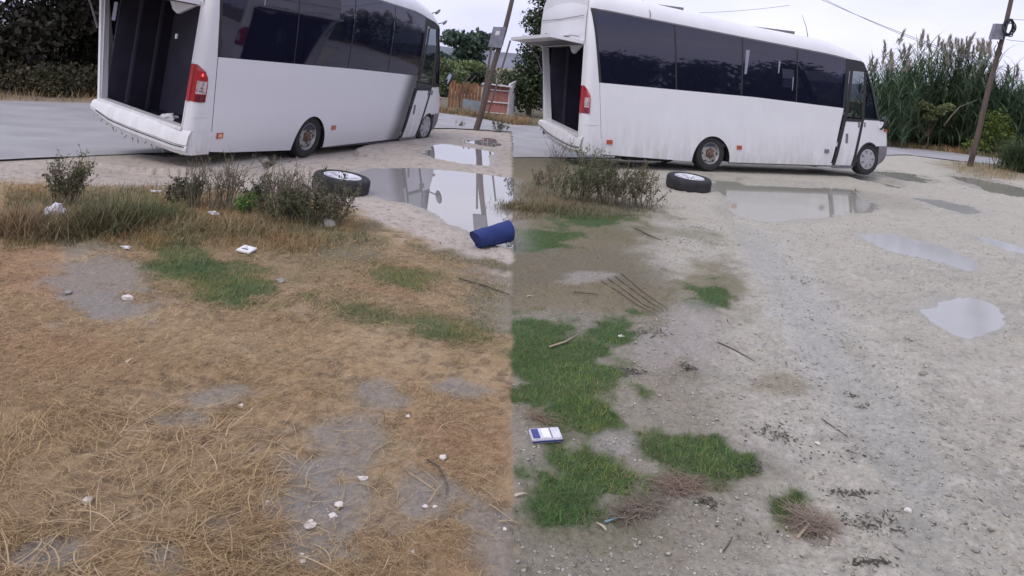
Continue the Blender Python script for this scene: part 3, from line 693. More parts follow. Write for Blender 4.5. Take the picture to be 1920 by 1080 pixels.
    if P['torn']:
        tq = MB(); 
        pts = [(dep_(y)+.02+random.uniform(-.03, .02), y, zb_(y)-.0) for y in np.linspace(.25, 1.5, 14)]
        for k, p in enumerate(pts): 
            l = random.uniform(.02, .07); tq.tube([p, (p[0]+random.uniform(-.02, .03), p[1]+random.uniform(-.03, .03), p[2]-l)], [.008, .003], 4)
        tag(tq.build('torn_trim', M['grey'], root), kind='stuff')
    # bumper wraps the side
    def wrap(mb, s):
        xs = [0, .012, .03, .06, .1, .15, .25, .36]
        ruled(mb, [(x_, P['bumz'][0]-.005) for x_ in xs], [(x_, oB[2]-.02) for x_ in xs], 4, -.012, s)
    part('bumper_wrap', wrap, M['white'])
    part('bumper_ridge', lambda mb, s: ruled(mb, [(x_, .715) for x_ in (0, .03, .06, .12, .25)], [(x_, .735) for x_ in (0, .03, .06, .12, .25)], 1, -.008, s), M['white_clean'], both=True)
    # tail lamps
    for s in (0,):
        tl = MB()
        def lampseg(z0, z1, mi, mb):
            n = 7; xs = [0, .01, .03, .06, .085, P['lw'], P['lw']+.008]
            def xr(z): return P['lw']*(1-max(0, (z-1.13)/.23)**1.8) if z > 1.13 else P['lw']
            zs_ = np.linspace(z0, z1, 7)
            for k in range(6):
                b_ = [(x_*xr(zs_[k])/P['lw'], zs_[k]) for x_ in xs]; t_ = [(x_*xr(zs_[k+1])/P['lw'], zs_[k+1]) for x_ in xs]
                ruled(mb, b_, t_, 1, -.018, s, mi)
                sg_ = (lambda y: y) if s == 0 else (lambda y: WL(1.1)-y)
                mb.add([(-.018, sg_(.105), zs_[k]), (-.018, sg_(.105), zs_[k+1]), (-.018, sg_(.15), zs_[k+1]), (-.018, sg_(.15), zs_[k])], [(0, 1, 2, 3)], mi)
                mb.add([(0, sg_(.10), zs_[k]), (0, sg_(.10), zs_[k+1]), (-.018, sg_(.106), zs_[k+1]), (-.018, sg_(.106), zs_[k])], [(0, 1, 2, 3)], mi)
        hz = MB(); lampseg(.90, 1.355, 0, hz); tlo = hz.build('tail_lamp', M['red'], root, True)
        z_ = MB(); 
        def seg2(z0, z1, m, nm):
            mb = MB(); 
            xs = [.012, .03, .06, P['lw']-.012]; ruled(mb, [(x_, z0) for x_ in xs], [(x_, z1) for x_ in xs], 3, -.022, s)
            mb.build(nm, m, tlo, True)
        seg2(1.0, 1.16, M['lens'], 'clear_lens'); seg2(.905, .99, M['darkred'], 'dark_lens')
        for q in range(3):
            mb = MB(); ruled(mb, [(.03+.01*q, 1.02+q*.045), (.07, 1.02+q*.045)], [(.035+.01*q, 1.04+q*.045), (.065, 1.043+q*.045)], 1, -.024, s); mb.build('tape_mark', M['grey'], tlo)
        if s == 0 and P['lit']:
            mb = MB(); mb.lathe([(0.0001, -.003), (.012, -.003), (.018, 0)], (.045, -.0, 1.235), 'y', 14); q = mb.build('bulb', M['glow'], tlo); q.location.y = .0
            q.location.y = inset(.045, 1.2)-.022
    # open tailgate, swung up
    tg = MB()
    y0, y1, zt_ = yR, oT[1]+.05, oT[2]
    Lg = P['gate']; up_ = P['gateup']
    n = 8; vv = []
    for i in range(n+1):
        s_ = i/n; x_ = -.02-Lg*s_; z_ = zt_+.02+up_*s_
        for y_ in (y0, y1): vv.append((x_, y_, z_+.05))
        for y_ in (y0, y1): vv.append((x_, y_, z_-.005))
    ff = []
    for i in range(n):
        a_ = i*4; ff += [(a_, a_+1, a_+5, a_+4), (a_+2, a_+6, a_+7, a_+3), (a_, a_+4, a_+6, a_+2), (a_+1, a_+3, a_+7, a_+5)]
    ff += [(n*4, n*4+1, n*4+3, n*4+2), (0, 2, 3, 1)]
    tg.add(vv, ff); tgo = tg.build('tailgate', M['white'], root, False)
    gi = MB(); gi.box(-.02-Lg*.92, -.06, y0+.08, y1-.08, zt_+.0, zt_+.012); q = gi.build('inner_trim', M['grey'], tgo); q.rotation_euler = (0, math.atan2(up_, Lg)*1.0, 0); q.location = (0, 0, -.0+math.sin(math.atan2(up_, Lg))*0)
    br = MB(); br.add([(-.03, .22, zt_-.0), (-.03, .62, zt_-.0), (-.03, .56, zt_-.10), (-.03, .48, zt_-.14), (.02, .22, zt_-.0), (.02, .62, zt_-.0), (.02, .56, zt_-.10), (.02, .48, zt_-.14)],
                      [(0, 1, 2, 3), (7, 6, 5, 4), (0, 3, 7, 4), (3, 2, 6, 7), (2, 1, 5, 6)]); br.build('lock_bracket', M['white'], root)
    MB().tube([(-.02, yl(1.6)+.02, 1.55), (-.12, yl(1.9)+.03, 1.85), (-.32, y1-.03, zt_+.04)], [.012, .012, .009], 8).build('gas_strut', M['grey'], root)
    # interior -------------------------------------------------
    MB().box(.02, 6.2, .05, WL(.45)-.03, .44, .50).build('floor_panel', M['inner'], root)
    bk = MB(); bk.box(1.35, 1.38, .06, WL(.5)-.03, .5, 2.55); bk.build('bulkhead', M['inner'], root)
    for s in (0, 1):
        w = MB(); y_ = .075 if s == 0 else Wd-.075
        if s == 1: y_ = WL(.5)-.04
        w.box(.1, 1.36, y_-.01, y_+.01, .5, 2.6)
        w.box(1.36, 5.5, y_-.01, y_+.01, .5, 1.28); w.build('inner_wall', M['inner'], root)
        r_ = MB(); yy = .09 if s == 0 else WL(.5)-.06
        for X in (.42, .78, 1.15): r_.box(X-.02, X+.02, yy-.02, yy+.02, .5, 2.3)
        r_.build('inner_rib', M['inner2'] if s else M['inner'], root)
    # tall locker inside the opening, like the panelled door one sees
    lk = MB(); lk.box(.95, 1.0, .35, .95, .5, 2.25); lk.build('locker_panel', M['inner'], root)
    lk = MB(); lk.box(.93, .95, .93, .97, .5, 2.25); lk.box(.925, .95, .60, .62, .9, 2.2); lk.build('locker_edge', M['inner2'], root)
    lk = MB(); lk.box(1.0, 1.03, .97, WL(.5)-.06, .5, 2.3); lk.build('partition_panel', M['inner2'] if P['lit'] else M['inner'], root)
    MB().box(.12, 1.36, .1, 1.8, 2.48, 2.50).build('ceiling_panel', M['inner'], root)
    for X in ((1.6, 2.4, 3.2, 4.0, 4.8)):
        for y_ in (.12, 1.05):
            st = MB(); st.box(X, X+.42, y_, y_+.78, .85, .97); st.box(X-.08, X+.06, y_, y_+.78, .9, 1.62); st.build('passenger_seat', M['cloth'], root)
    st = MB(); st.box(5.6, 6.05, 1.2, 1.7, .7, .85); st.box(5.5, 5.62, 1.2, 1.7, .75, 1.5); st.build('driver_seat', M['cloth'], root)
    MB().box(6.25, 6.75, .15, Wd-.15, .85, 1.08).build('dashboard', M['grey'], root)
    # pale strips on the glass, painted streaks of light seen through the bus
    for (a_, z0, z1, w_) in P['curt']:
        mb = MB(); ruled(mb, lin(a_, z0, a_+w_*.5, z0, 1), lin(a_+w_*.1, z1, a_+w_, z1, 1), 3, -.0015, 0); mb.build('pale_strip', M['streak_strap'], root)
    # mirrors
    MX = P['mir']; q = Vector(MX)
    a_ = MB(); a_.tube([(P['nose']-.35, .1, q.z-.12), (q.x-.06, q.y+.06, q.z-.06), (q.x, q.y+.02, q.z)], .014, 6); mo = a_.build('mirror_arm', M['black'], root)
    h_ = MB(); pr = [(.0001, -.04), (.06, -.035), (.085, -.01), (.085, .02), (.075, .03)]
    h_.lathe(pr, (0, 0, 0), 'x', 20); ho = h_.build('mirror_housing', M['black'], root, True, 40); ho.location = q; ho.scale = (1.0, .8, 1.7); ho.rotation_euler = (0, R(-16), R(165))
    g_ = MB(); g_.lathe([(.0001, .026), (.07, .026)], (0, 0, 0), 'x', 20); g_.build('mirror_glass', M['mirror'], ho)
    if P['topmir']:
        for (p, sc) in P['topmir']:
            p = Vector(p); a_ = MB(); a_.tube([(p.x-.25, .25, p.z-.12), p], .01, 5); ao = a_.build('upper_mirror_arm', M['black'], root)
            h_ = MB(); h_.lathe([(.0001, -.02), (.025, -.015), (.034, .0), (.034, .015), (.0001, .018)], (0, 0, 0), 'x', 16); ho = h_.build('upper_mirror', M['grey'], root, True, 40); ho.location = p; ho.scale = (1, .8, sc*1.5); ho.rotation_euler = (.4, .5, 0)
    # wheels
    def wheel(X, y_, out, front_):
        we = MB(); Wt = .19
        prof = [(wr*.62, 0), (wr*.66, -.008), (wr*.80, -.012), (wr*.93, -.006), (wr*.985, .018), (wr, .04), (wr, Wt-.04), (wr*.985, Wt-.018), (wr*.9, Wt), (wr*.62, Wt)]
        if not out: prof = [(a_, Wt-b_) for a_, b_ in prof]
        we.lathe(prof, (0, 0, 0), 'y', 48); to = we.build('tyre', M['tyre'], None, True, 40)
        e = to; e.name = 'wheel'
        e.parent = root; e.location = (X, y_, wr)
        sgn = 1 if out else -1; b0 = 0 if out else Wt
        rp = [(wr*.64, .006), (wr*.60, .0), (wr*.57, .012), (wr*.54, .04), (wr*.46, .035), (wr*.34, .018), (wr*.27, .02), (wr*.24, .04)]
        if front_: rp = [(wr*.66, .002), (wr*.62, -.004), (wr*.5, .0), (wr*.3, -.010), (wr*.12, -.014), (.0001, -.014)]
        mb = MB(); mb.lathe([(a_, b0+sgn*b_) for a_, b_ in rp], (0, 0, 0), 'y', 40); mb.build('rim', M['hubcap'] if front_ else M['steel'], e, True, 40)
        if not front_:
            mb = MB(); mb.lathe([(wr*.24, b0+sgn*.04), (wr*.235, b0+sgn*.01), (wr*.17, b0-sgn*.004), (wr*.15, b0-sgn*.02), (.0001, b0-sgn*.024)], (0, 0, 0), 'y', 20); mb.build('hub', M['rust'], e, True, 40)
            for k in range(6):
                an = 2*math.pi*k/6; mb = MB(); cx_, cz_ = wr*.5*math.cos(an), wr*.5*math.sin(an)
                mb.lathe([(.0001, b0+sgn*.026), (wr*.055, b0+sgn*.026), (wr*.06, b0+sgn*.034)], (cx_, 0, cz_), 'y', 12); mb.build('hand_hole', M['seam'], e)
            for k in range(6):
                an = 2*math.pi*(k+.5)/6; mb = MB(); cx_, cz_ = wr*.30*math.cos(an), wr*.30*math.sin(an)
                mb.lathe([(wr*.035, b0+sgn*.02), (wr*.035, b0-sgn*.002), (.0001, b0-sgn*.004)], (cx_, 0, cz_), 'y', 6); mb.build('wheel_nut', M['rust'], e)
        else:
            for k in range(7):
                an = 2*math.pi*k/7; mb = MB(); ca, sa = math.cos(an), math.sin(an); q = []
                for (rr, hw) in ((wr*.30, .010), (wr*.56, .026)):
                    for w_ in (-hw, hw): q.append((rr*ca-w_*sa, b0-sgn*.0095 if rr < wr*.4 else b0-sgn*.0015, rr*sa+w_*ca))
                mb.add(q, [(0, 1, 3, 2)]); mb.build('slot', M['grey'], e)
        return e
    for X, fr_ in ((rwx, False), (fwx, True)):
        wheel(X, .045, True, fr_); wheel(X, WL(.3)-.235, False, fr_)
    return root
def ubus(loc, rot, px, py, val, axis=1):
    m = (Matrix.Rotation(rot[0], 3, 'Z') @ Matrix.Rotation(rot[1], 3, 'Y') @ Matrix.Rotation(rot[2], 3, 'X')).transposed()
    d = m @ Vector(ray(px, py)); c0 = m @ (Vector((0, 0, H))-Vector(loc)); t_ = (val-c0[axis])/d[axis]; return c0+d*t_
M['white_reflection'] = mat('white_paint_with_painted_reflection', (.66, .66, .70), .28, coat=.25, var=.03, vscale=2)
t = M['white_reflection'].node_tree; b = t.nodes['Principled BSDF']
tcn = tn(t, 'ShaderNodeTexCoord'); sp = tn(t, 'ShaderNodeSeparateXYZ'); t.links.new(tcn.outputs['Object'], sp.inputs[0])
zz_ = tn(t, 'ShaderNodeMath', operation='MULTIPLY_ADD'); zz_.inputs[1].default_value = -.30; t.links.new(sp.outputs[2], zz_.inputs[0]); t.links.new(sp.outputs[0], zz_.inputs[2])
r = tn(t, 'ShaderNodeMapRange', interpolation_type='SMOOTHSTEP'); r.inputs[1].default_value = 4.68; r.inputs[2].default_value = 5.16; r.inputs[4].default_value = .95; t.links.new(zz_.outputs[0], r.inputs[0])  # dark reflection of the door painted into the colour toward its seam
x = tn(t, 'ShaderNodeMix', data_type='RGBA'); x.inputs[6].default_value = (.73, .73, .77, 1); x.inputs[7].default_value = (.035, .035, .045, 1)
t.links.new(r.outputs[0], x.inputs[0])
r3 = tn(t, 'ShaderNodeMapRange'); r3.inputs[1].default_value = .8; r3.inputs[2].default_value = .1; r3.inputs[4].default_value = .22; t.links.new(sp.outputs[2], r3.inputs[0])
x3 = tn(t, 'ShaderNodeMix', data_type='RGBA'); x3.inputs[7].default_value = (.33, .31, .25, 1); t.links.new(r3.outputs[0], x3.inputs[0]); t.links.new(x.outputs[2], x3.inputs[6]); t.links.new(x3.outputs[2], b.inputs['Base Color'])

locR, rotR = (1.272, 12.227, .047), (.404, -.008, -.036)
locL, rotL = (-3.85, 9.08, -.077), (1.22, .005, .084)
PR = dict(gap=.014, loc=locR, rot=rotR, wt=[2.655, 2.65, 2.31, 2.26, 2.24, 2.16], wb=[1.42, 1.375, 1.29, 1.13], zf=[2.48, 2.37, 2.20], nose=7.12, rwx=2.63, fwx=6.46, wr=.315, sill=.17, archtop=.625, farchtop=.625,
          slx=[.38, 2.2, 5.5], slz=[.235, .165, .165], doorB=(5.50, .18), doorM=(5.76, 1.28), doorT=(5.82, 2.04), doorFB=(6.03, .2), doorFM=(6.23, 1.09), doorFT=(6.22, 2.02), dwB=1.10, dwT=2.03,
          w0=(.26, .06), w1=(5.70, 5.74), divs=[(1.78, 1.68), (3.20, 3.17), (4.50, 4.47)], mk=[.508, 3.223, 5.33], mkz=.445, lit=False, sidemat=M['white'],
          open=((.165, 1.42, .52, .70), (.165, 1.74, 2.03)), bumz=[.235, .23, .25, .33, .42, .58, .66], torn=True, lw=.085, gate=.62, gateup=.06,
          curt=[(3.24, 1.78, 2.22, .10), (4.02, 1.85, 2.08, .05), (4.38, 1.55, 1.8, .03)], mir=ubus(locR, rotR, 1656, 231, .02), topmir=[])  # curt: pale strips on the glass, painted streaks of light
PL = dict(PR); PL.update(gap=.008, loc=locL, rot=rotL, wt=[2.78, 2.775, 2.575, 2.50, 2.45, 2.36], wb=[1.47, 1.425, 1.37, 1.19], zf=[2.76, 2.66, 2.44], nose=7.24, rwx=2.49, fwx=6.47, wr=.335, sill=.15, archtop=.66, farchtop=.59,
          slx=[.38, .74, 2.05, 2.9, 5.4], slz=[.26, .225, .16, .145, .11], doorB=(5.40, .10), doorM=(5.74, 1.34), doorT=(5.80, 2.28), doorFB=(6.05, .1), doorFM=(6.37, 1.14), doorFT=(6.22, 2.3), dwB=1.145, dwT=2.31, w1=(5.68, 5.70), mk=[.50, 3.07, None], mkz=.465, lit=True, sidemat=M['white_reflection'],
          open=((.145, 1.55, .545, .65), (.145, 1.81, 2.06)), bumz=[.24, .24, .27, .31, .36, .50, .60], torn=True, lw=.125, gate=.75, gateup=.02,
          curt=[(.95, 2.2, 2.6, .04)], mir=ubus(locL, rotL, 843, 148, -.05), topmir=[(ubus(locL, rotL, 821, 22, .1), 1.4), (ubus(locL, rotL, 834, 42, .05), 1.2)])  # curt: pale strip on the glass, a painted streak of light
busR = make_bus('minibus', PR, 'farther white minibus, its roof and antenna against the sky, front near the reeds')
busL = make_bus('minibus', PL, 'nearer white minibus with a glowing tail lamp and a dark reflection painted beside its door, open dark rear')
# things in the left bus boot
def at_bus(loc, rot, p):
    m = Matrix.Translation(loc) @ Matrix.Rotation(rot[0], 4, 'Z') @ Matrix.Rotation(rot[1], 4, 'Y') @ Matrix.Rotation(rot[2], 4, 'X'); return m @ Vector(p)

def blob(name, loc, r, m, sq=(1, 1, 1), n=2, amp=.25, seed=0, parent=None):
    import bmesh
    bm = bmesh.new(); bmesh.ops.create_icosphere(bm, subdivisions=n, radius=1)
    rs = random.Random(seed)
    off = [rs.uniform(0, 50) for _ in range(3)]
    from mathutils import noise as mn
    for v_ in bm.verts:
        k = 1+amp*2*mn.noise(v_.co*1.7+Vector(off)); v_.co = Vector((v_.co.x*sq[0], v_.co.y*sq[1], v_.co.z*sq[2]))*k*r
    me = bpy.data.meshes.new(name); bm.to_mesh(me); bm.free(); me.materials.append(m)
    o = bpy.data.objects.new(name, me); C.objects.link(o); o.location = loc
    if parent: o.parent = parent
    return o
M['bag'] = mat('crumpled_bag', (.62, .62, .66), .5, bump=.6, bscale=25)
o = blob('plastic_bag', at_bus(locL, rotL, (.22, .62, .56)), .085, M['bag'], (1.3, 1.2, .7), 3, .5, 3); tag(o, 'crumpled white bag lying on the boot floor of the nearer minibus', 'bag')
# ------------------------------------------------------------------ plants
def zg(x, y): return float(height(np.array([[x]]), np.array([[y]]), False)[0, 0])
M['leaf'] = mat('leaves', (.06, .09, .03), .55, attr=True, trans=.25)
M['blade'] = mat('grass_blades', (.3, .2, .1), .7, attr=True, trans=.2)
M['bark'] = mat('bark', (.12, .09, .07), .9, var=.4, vscale=12, bump=.6)
M['drystem'] = mat('dry_stems', (.135, .12, .08), .85, var=.3, vscale=30)
M['plume'] = mat('reed_plume', (.36, .32, .27), .9, var=.25, vscale=20, trans=.3)
def leafquads(P, size, cols, droop=.0, asp=.55, nrm=None):
    n = len(P); A = rng.normal(size=(n, 3)); A[:, 2] -= droop; A /= np.linalg.norm(A, axis=1)[:, None]
    B = np.cross(A, rng.normal(size=(n, 3))); B /= np.linalg.norm(B, axis=1)[:, None]
    sz = (size*rng.uniform(.6, 1.35, n))[:, None]
    V = np.stack([P-A*sz*.5, P+B*sz*asp*.5, P+A*sz*.5, P-B*sz*asp*.5], 1).reshape(-1, 3)
    return V, np.arange(4*n).reshape(n, 4), np.repeat(cols, 4, 0)
def cloud(clumps, n, size, c0, c1, asp=.55, shell=.55):
    """clumps: (x,y,z,rx,ry,rz); leaves scattered through lumpy crowns"""
    w = np.array([c[3]*c[4]+c[3]*c[5] for c in clumps]); w = w/w.sum(); idx = rng.choice(len(clumps), n, p=w); cl = np.array(clumps)[idx]
    d = rng.normal(size=(n, 3)); d /= np.linalg.norm(d, axis=1)[:, None]
    r = rng.uniform(0, 1, n)**shell
    lump = 1+.35*(fbm(d[:, 0]*2+idx*3.1+d[:, 2], d[:, 1]*2+idx*1.7, 2.0, 3, 5)-.5)*2
    P = cl[:, :3]+d*(r*lump)[:, None]*cl[:, 3:]
    t_ = np.clip(rng.normal(.5, .25, n)+.25*np.sin(idx*2.4), 0, 1)[:, None]
    cols = np.array(c0)*(1-t_)+np.array(c1)*t_
    return leafquads(P, size, cols, asp=asp)
def tree(name, base, label, cat, group, clumps, n, size, c0, c1, trunk=True, asp=.55, shell=.55, tr=.09, limbs=5):
    root = empty(name, base); tag(root, label, cat, group)
    V, Fa, cc = cloud(clumps, n, size, c0, c1, asp, shell); npmesh('crown', V, Fa, M['leaf'], root, cc)
    if trunk:
        mb = MB(); top = max(c[2] for c in clumps)
        mb.tube([(0, 0, -.1), (.03, .02, top*.3), (-.03, 0, top*.6)], [tr, tr*.8, tr*.5], 7)
        for c in clumps[:limbs]: mb.tube([(0, 0, top*.28), (c[0]*.5, c[1]*.5, top*.28+(c[2]-top*.28)*.6), (c[0], c[1], c[2])], [tr*.5, tr*.35, tr*.12], 5)
        mb.build('trunk', M['bark'], root, True)
    return root
def crownclumps(w, d, h, k, zb=.15, seed=1, r=.38):
    rs = random.Random(seed); out = []
    for i in range(k):
        z = h*rs.uniform(zb, .82); f = math.sqrt(max(.05, 1-((z/h-.45)/.62)**2))
        out.append((rs.uniform(-.5, .5)*w*f, rs.uniform(-.5, .5)*d*f, z, w*r*rs.uniform(.45, .75), d*r*rs.uniform(.5, .8), h*r*.55*rs.uniform(.6, 1.1)))
    return out
# thicket beyond the road on the left, and behind the seam between the buses
HG = 'thicket trees beyond the road at the far left'
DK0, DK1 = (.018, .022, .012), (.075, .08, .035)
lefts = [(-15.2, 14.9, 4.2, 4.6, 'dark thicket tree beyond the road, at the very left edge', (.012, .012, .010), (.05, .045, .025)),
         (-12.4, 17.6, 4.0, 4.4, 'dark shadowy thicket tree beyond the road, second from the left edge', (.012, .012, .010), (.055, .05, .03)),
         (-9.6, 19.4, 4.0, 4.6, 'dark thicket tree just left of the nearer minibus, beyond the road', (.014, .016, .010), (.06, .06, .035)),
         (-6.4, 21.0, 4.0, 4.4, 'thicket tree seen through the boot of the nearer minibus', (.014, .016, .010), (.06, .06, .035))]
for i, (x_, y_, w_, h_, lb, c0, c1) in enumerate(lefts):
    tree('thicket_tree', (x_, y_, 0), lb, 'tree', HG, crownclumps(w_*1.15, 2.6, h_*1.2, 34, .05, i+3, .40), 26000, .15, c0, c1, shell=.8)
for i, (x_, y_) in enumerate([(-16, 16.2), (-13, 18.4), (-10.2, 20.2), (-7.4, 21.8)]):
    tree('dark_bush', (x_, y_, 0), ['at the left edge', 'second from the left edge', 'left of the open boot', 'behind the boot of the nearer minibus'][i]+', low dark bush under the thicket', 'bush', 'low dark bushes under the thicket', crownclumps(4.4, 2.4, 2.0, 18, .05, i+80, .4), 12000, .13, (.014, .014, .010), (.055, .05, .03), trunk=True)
for i, px in enumerate((30, 72, 112, 150)):
    p = g(px, 181); cl = [(rs_*.35, 0, .35, .42, .3, .42) for rs_ in (-1, 0, 1)]
    tree('verge_bush', (p[0], p[1]+.5, 0), ['olive bush on the tan verge at the left edge of the far roadside', 'low olive bush second from the left on the far verge', 'scrubby bush third from the left on the far verge', 'pale scrubby bush on the far verge nearest the minibus'][i], 'bush', 'small bushes on the far verge', cl, 1100, .09, (.05, .05, .025), (.16, .14, .08), trunk=True, tr=.02)
# tree mass between the two buses (dark, right of the seam)
p = at(992, 110, 24.5)
tree('broad_tree', (p.x+.15, 24.8, 0), 'tall dark tree behind the open tailgate of the farther minibus, sky showing through its top', 'tree', None,
     [(-.25, 0, .9, .8, .8, .8), (.5, 0, 1.0, .9, .8, .8), (.1, 0, 1.9, .75, .7, .8), (.6, 0, 2.5, .9, .7, .6), (.15, 0, 3.2, .7, .6, .5), (.9, 0, 3.6, .8, .6, .6), (.35, 0, 4.1, .75, .6, .5), (1.3, 0, 1.8, .9, .8, .9)], 17000, .12, (.02, .035, .015), (.07, .10, .04), tr=.10)
tree('roadside_tree', (3.0, 26.0, 0), 'dark tree mostly hidden behind the rear of the farther minibus', 'tree', None, crownclumps(3.2, 2, 3.6, 10, .1, 8), 8000, .13, (.02, .03, .014), (.06, .08, .035))
# far trees left of the seam
def far_tree(name, px, py, wpx, hpx, d, label, n, size, c0, c1, k=9, seed=1, asp=.6, r=.38):
    b = at(px, py, d); w = wpx/F_*d; h = hpx/F_*d
    zb = 0 if b.z > 0 else b.z
    top = b.z+h
    return tree(name, (b.x, d, -.05), label, 'tree', None, [(c[0], c[1], c[2]+b.z, *c[3:]) for c in crownclumps(w, w*.7, h, k, .12, seed, r)], n, size, c0, c1, asp=asp)
far_tree('broad_tree', 860, 150, 112, 96, 58, 'large dark green tree standing over the light bush and the fence beyond the road', 9000, .42, (.045, .075, .06), (.09, .14, .10), 14, 11, r=.42)
far_tree('bushy_tree', 862, 172, 92, 66, 36, 'light yellow-green bushy tree in front of the large dark one', 5000, .17, (.10, .15, .06), (.22, .27, .12), 9, 4, r=.42)
far_tree('bushy_tree', 838, 190, 36, 90, 33, 'narrow pale green tree just past the front of the nearer minibus', 2500, .15, (.10, .14, .07), (.18, .22, .11), 7, 9)
# hills
M['hill'] = mat('far_hills', (.15, .16, .20), .95, var=.25, vscale=.012)
V = []; K = 240
for i in range(K+1):
    a_ = -1.25+2.5*i/K; X = 620*math.sin(a_); Y = 620*math.cos(a_); hh = 7+13*float(fbm(np.array([[i*.035]]), np.array([[2.2]]), 1.0, 4, 7)[0, 0])
    V += [(X, Y, -2), (X*1.12, Y*1.12, hh), (X*1.3, Y*1.3, hh*.9)]
Fa = [(3*i+j, 3*i+3+j, 3*i+4+j, 3*i+1+j) for i in range(K) for j in range(2)]
tag(npmesh('hills', V, Fa, M['hill'], smooth=True), 'low blue-grey hills on the horizon', kind='structure')
# scrubland belt between verge and hills, as one mass
V, Fa, cc = cloud([(x_, y_, .5, 3.2, 2.2, random.uniform(.6, 1.1)) for x_, y_ in [(random.uniform(-60, 90), random.uniform(48, 90)) for _ in range(90)]], 12000, .55, (.05, .07, .035), (.12, .14, .07))
tag(npmesh('scrubland', V, Fa, M['leaf'], col=cc), 'far scrub in front of the hills', kind='stuff')
# ---------------- reeds on the right
def blades(P, az, ln, el0, el1, wd, cols, seg=4, curl=None, ztip=0):
    """arching blades: P (n,3) base; el from el0 to el1 along the length"""
    n = len(P); seg1 = seg+1; t_ = np.linspace(0, 1, seg1)
    el = el0[:, None]*(1-t_)+el1[:, None]*t_; a_ = az[:, None]+(curl[:, None] if curl is not None else 0)*t_
    st = (ln/seg)[:, None]
    dx = np.cos(el)*np.cos(a_)*st; dy = np.cos(el)*np.sin(a_)*st; dz = np.sin(el)*st
    c = np.stack([np.cumsum(dx, 1)-dx, np.cumsum(dy, 1)-dy, np.cumsum(dz, 1)-dz], -1)+P[:, None, :]
    side = np.stack([-np.sin(a_), np.cos(a_), np.zeros_like(a_)], -1)
    w = (wd[:, None]*(1-.85*t_**1.5)*.5)[..., None]
    V = np.stack([c-side*w, c+side*w], 2).reshape(-1, 3)
    b0 = (np.arange(n)*seg1*2)[:, None]+np.arange(seg)[None, :]*2
    Fa = np.stack([b0, b0+1, b0+3, b0+2], -1).reshape(-1, 4)
    return V, Fa, np.repeat(cols, seg1*2, 0)
def lerpc(c0, c1, n, s=.28):
    t_ = np.clip(rng.normal(.5, s, n), 0, 1)[:, None]; return np.array(c0)*(1-t_)+np.array(c1)*t_
plume_me = None
def plumes_mesh(seed):
    n = 90; t_ = rng.uniform(0, 1, n); P = np.stack([rng.normal(0, .035, n)*(1.1-t_), rng.normal(0, .035, n)*(1.1-t_), t_*.45], -1)
    az = rng.uniform(0, 6.28, n); V, Fa, cc = blades(P, az, rng.uniform(.08, .17, n), np.full(n, 1.25), rng.uniform(.5, 1.0, n), np.full(n, .022), np.ones((n, 3)), 2)
    o = npmesh('plume', V, Fa, M['plume']); me = o.data; bpy.data.objects.remove(o); return me
PLM = [plumes_mesh(i) for i in range(3)]
RG = 'clumps of tall plumed reeds beyond the road'
reeds = [(1652, 262, 26.8, 150, 60, 7, 'reed clump nearest the windscreen of the farther minibus'), (1690, 268, 27.5, 165, 70, 7, 'reed clump with brown plumes second from the minibus front'),
         (1735, 275, 28.2, 195, 75, 10, 'tall reed clump in the middle of the row with dense plumes'), (1780, 280, 28.0, 200, 80, 12, 'tallest arching reed clump left of the leaning pole'),
         (1820, 284, 27.5, 185, 80, 9, 'reed clump right behind the leaning pole'), (1866, 290, 27.0, 150, 70, 5, 'sparser leaning reed clump to the right of the pole'), (1905, 296, 26.5, 120, 50, 3, 'low reed clump at the right edge of the row')]
for (px, py, d, hp, wp, npl, lb) in reeds:
    b = at(px, py, d); h = hp/F_*d; w = wp/F_*d
    root = empty('reed_clump', (b.x, d, 0)); tag(root, lb, 'reeds', RG)
    ns = 46; bx = rng.normal(0, w*.30, ns); by = rng.normal(0, .5, ns); sh = h*rng.uniform(.62, 1.0, ns)
    az = rng.uniform(-.7, .7, ns)+np.where(rng.uniform(size=ns) < .35, 3.14, 0); ln = sh*1.03
    P = np.stack([bx, by, np.zeros(ns)], -1)
    V, Fa, cc = blades(P, az, ln, rng.uniform(1.42, 1.54, ns), rng.uniform(1.1, 1.45, ns), np.full(ns, .03), lerpc((.06, .09, .035), (.18, .18, .09), ns), 5)
    npmesh('stems', V, Fa, M['blade'], root, cc)
    nl = 1700; k = rng.integers(0, ns, nl); t_ = rng.uniform(.06, .97, nl)
    tip = V.reshape(ns, 6, 2, 3).mean(2); f_ = t_*5; i0 = np.minimum(f_.astype(int), 4); fr = (f_-i0)[:, None]
    P2 = tip[k, i0]*(1-fr)+tip[k, i0+1]*fr
    V2, F2, c2 = blades(P2, rng.uniform(0, 6.28, nl), rng.uniform(.45, 1.15, nl), rng.uniform(.7, 1.35, nl), rng.uniform(-1.0, .5, nl), rng.uniform(.022, .045, nl), lerpc((.03, .065, .035), (.15, .22, .12), nl), 4)
    npmesh('leaves', V2, F2, M['blade'], root, c2)
    order = np.argsort(-sh)[:npl]
    for q in order:
        o = bpy.data.objects.new('plume', random.choice(PLM)); C.objects.link(o); o.parent = root; tp_ = tip[q, 5]; o.location = tp_-np.array((0, 0, .12))
        o.rotation_euler = (rng.uniform(-.15, .15), rng.uniform(-.05, .4), rng.uniform(0, 6.28)); s_ = rng.uniform(.85, 1.35); o.scale = (s_, s_, s_)
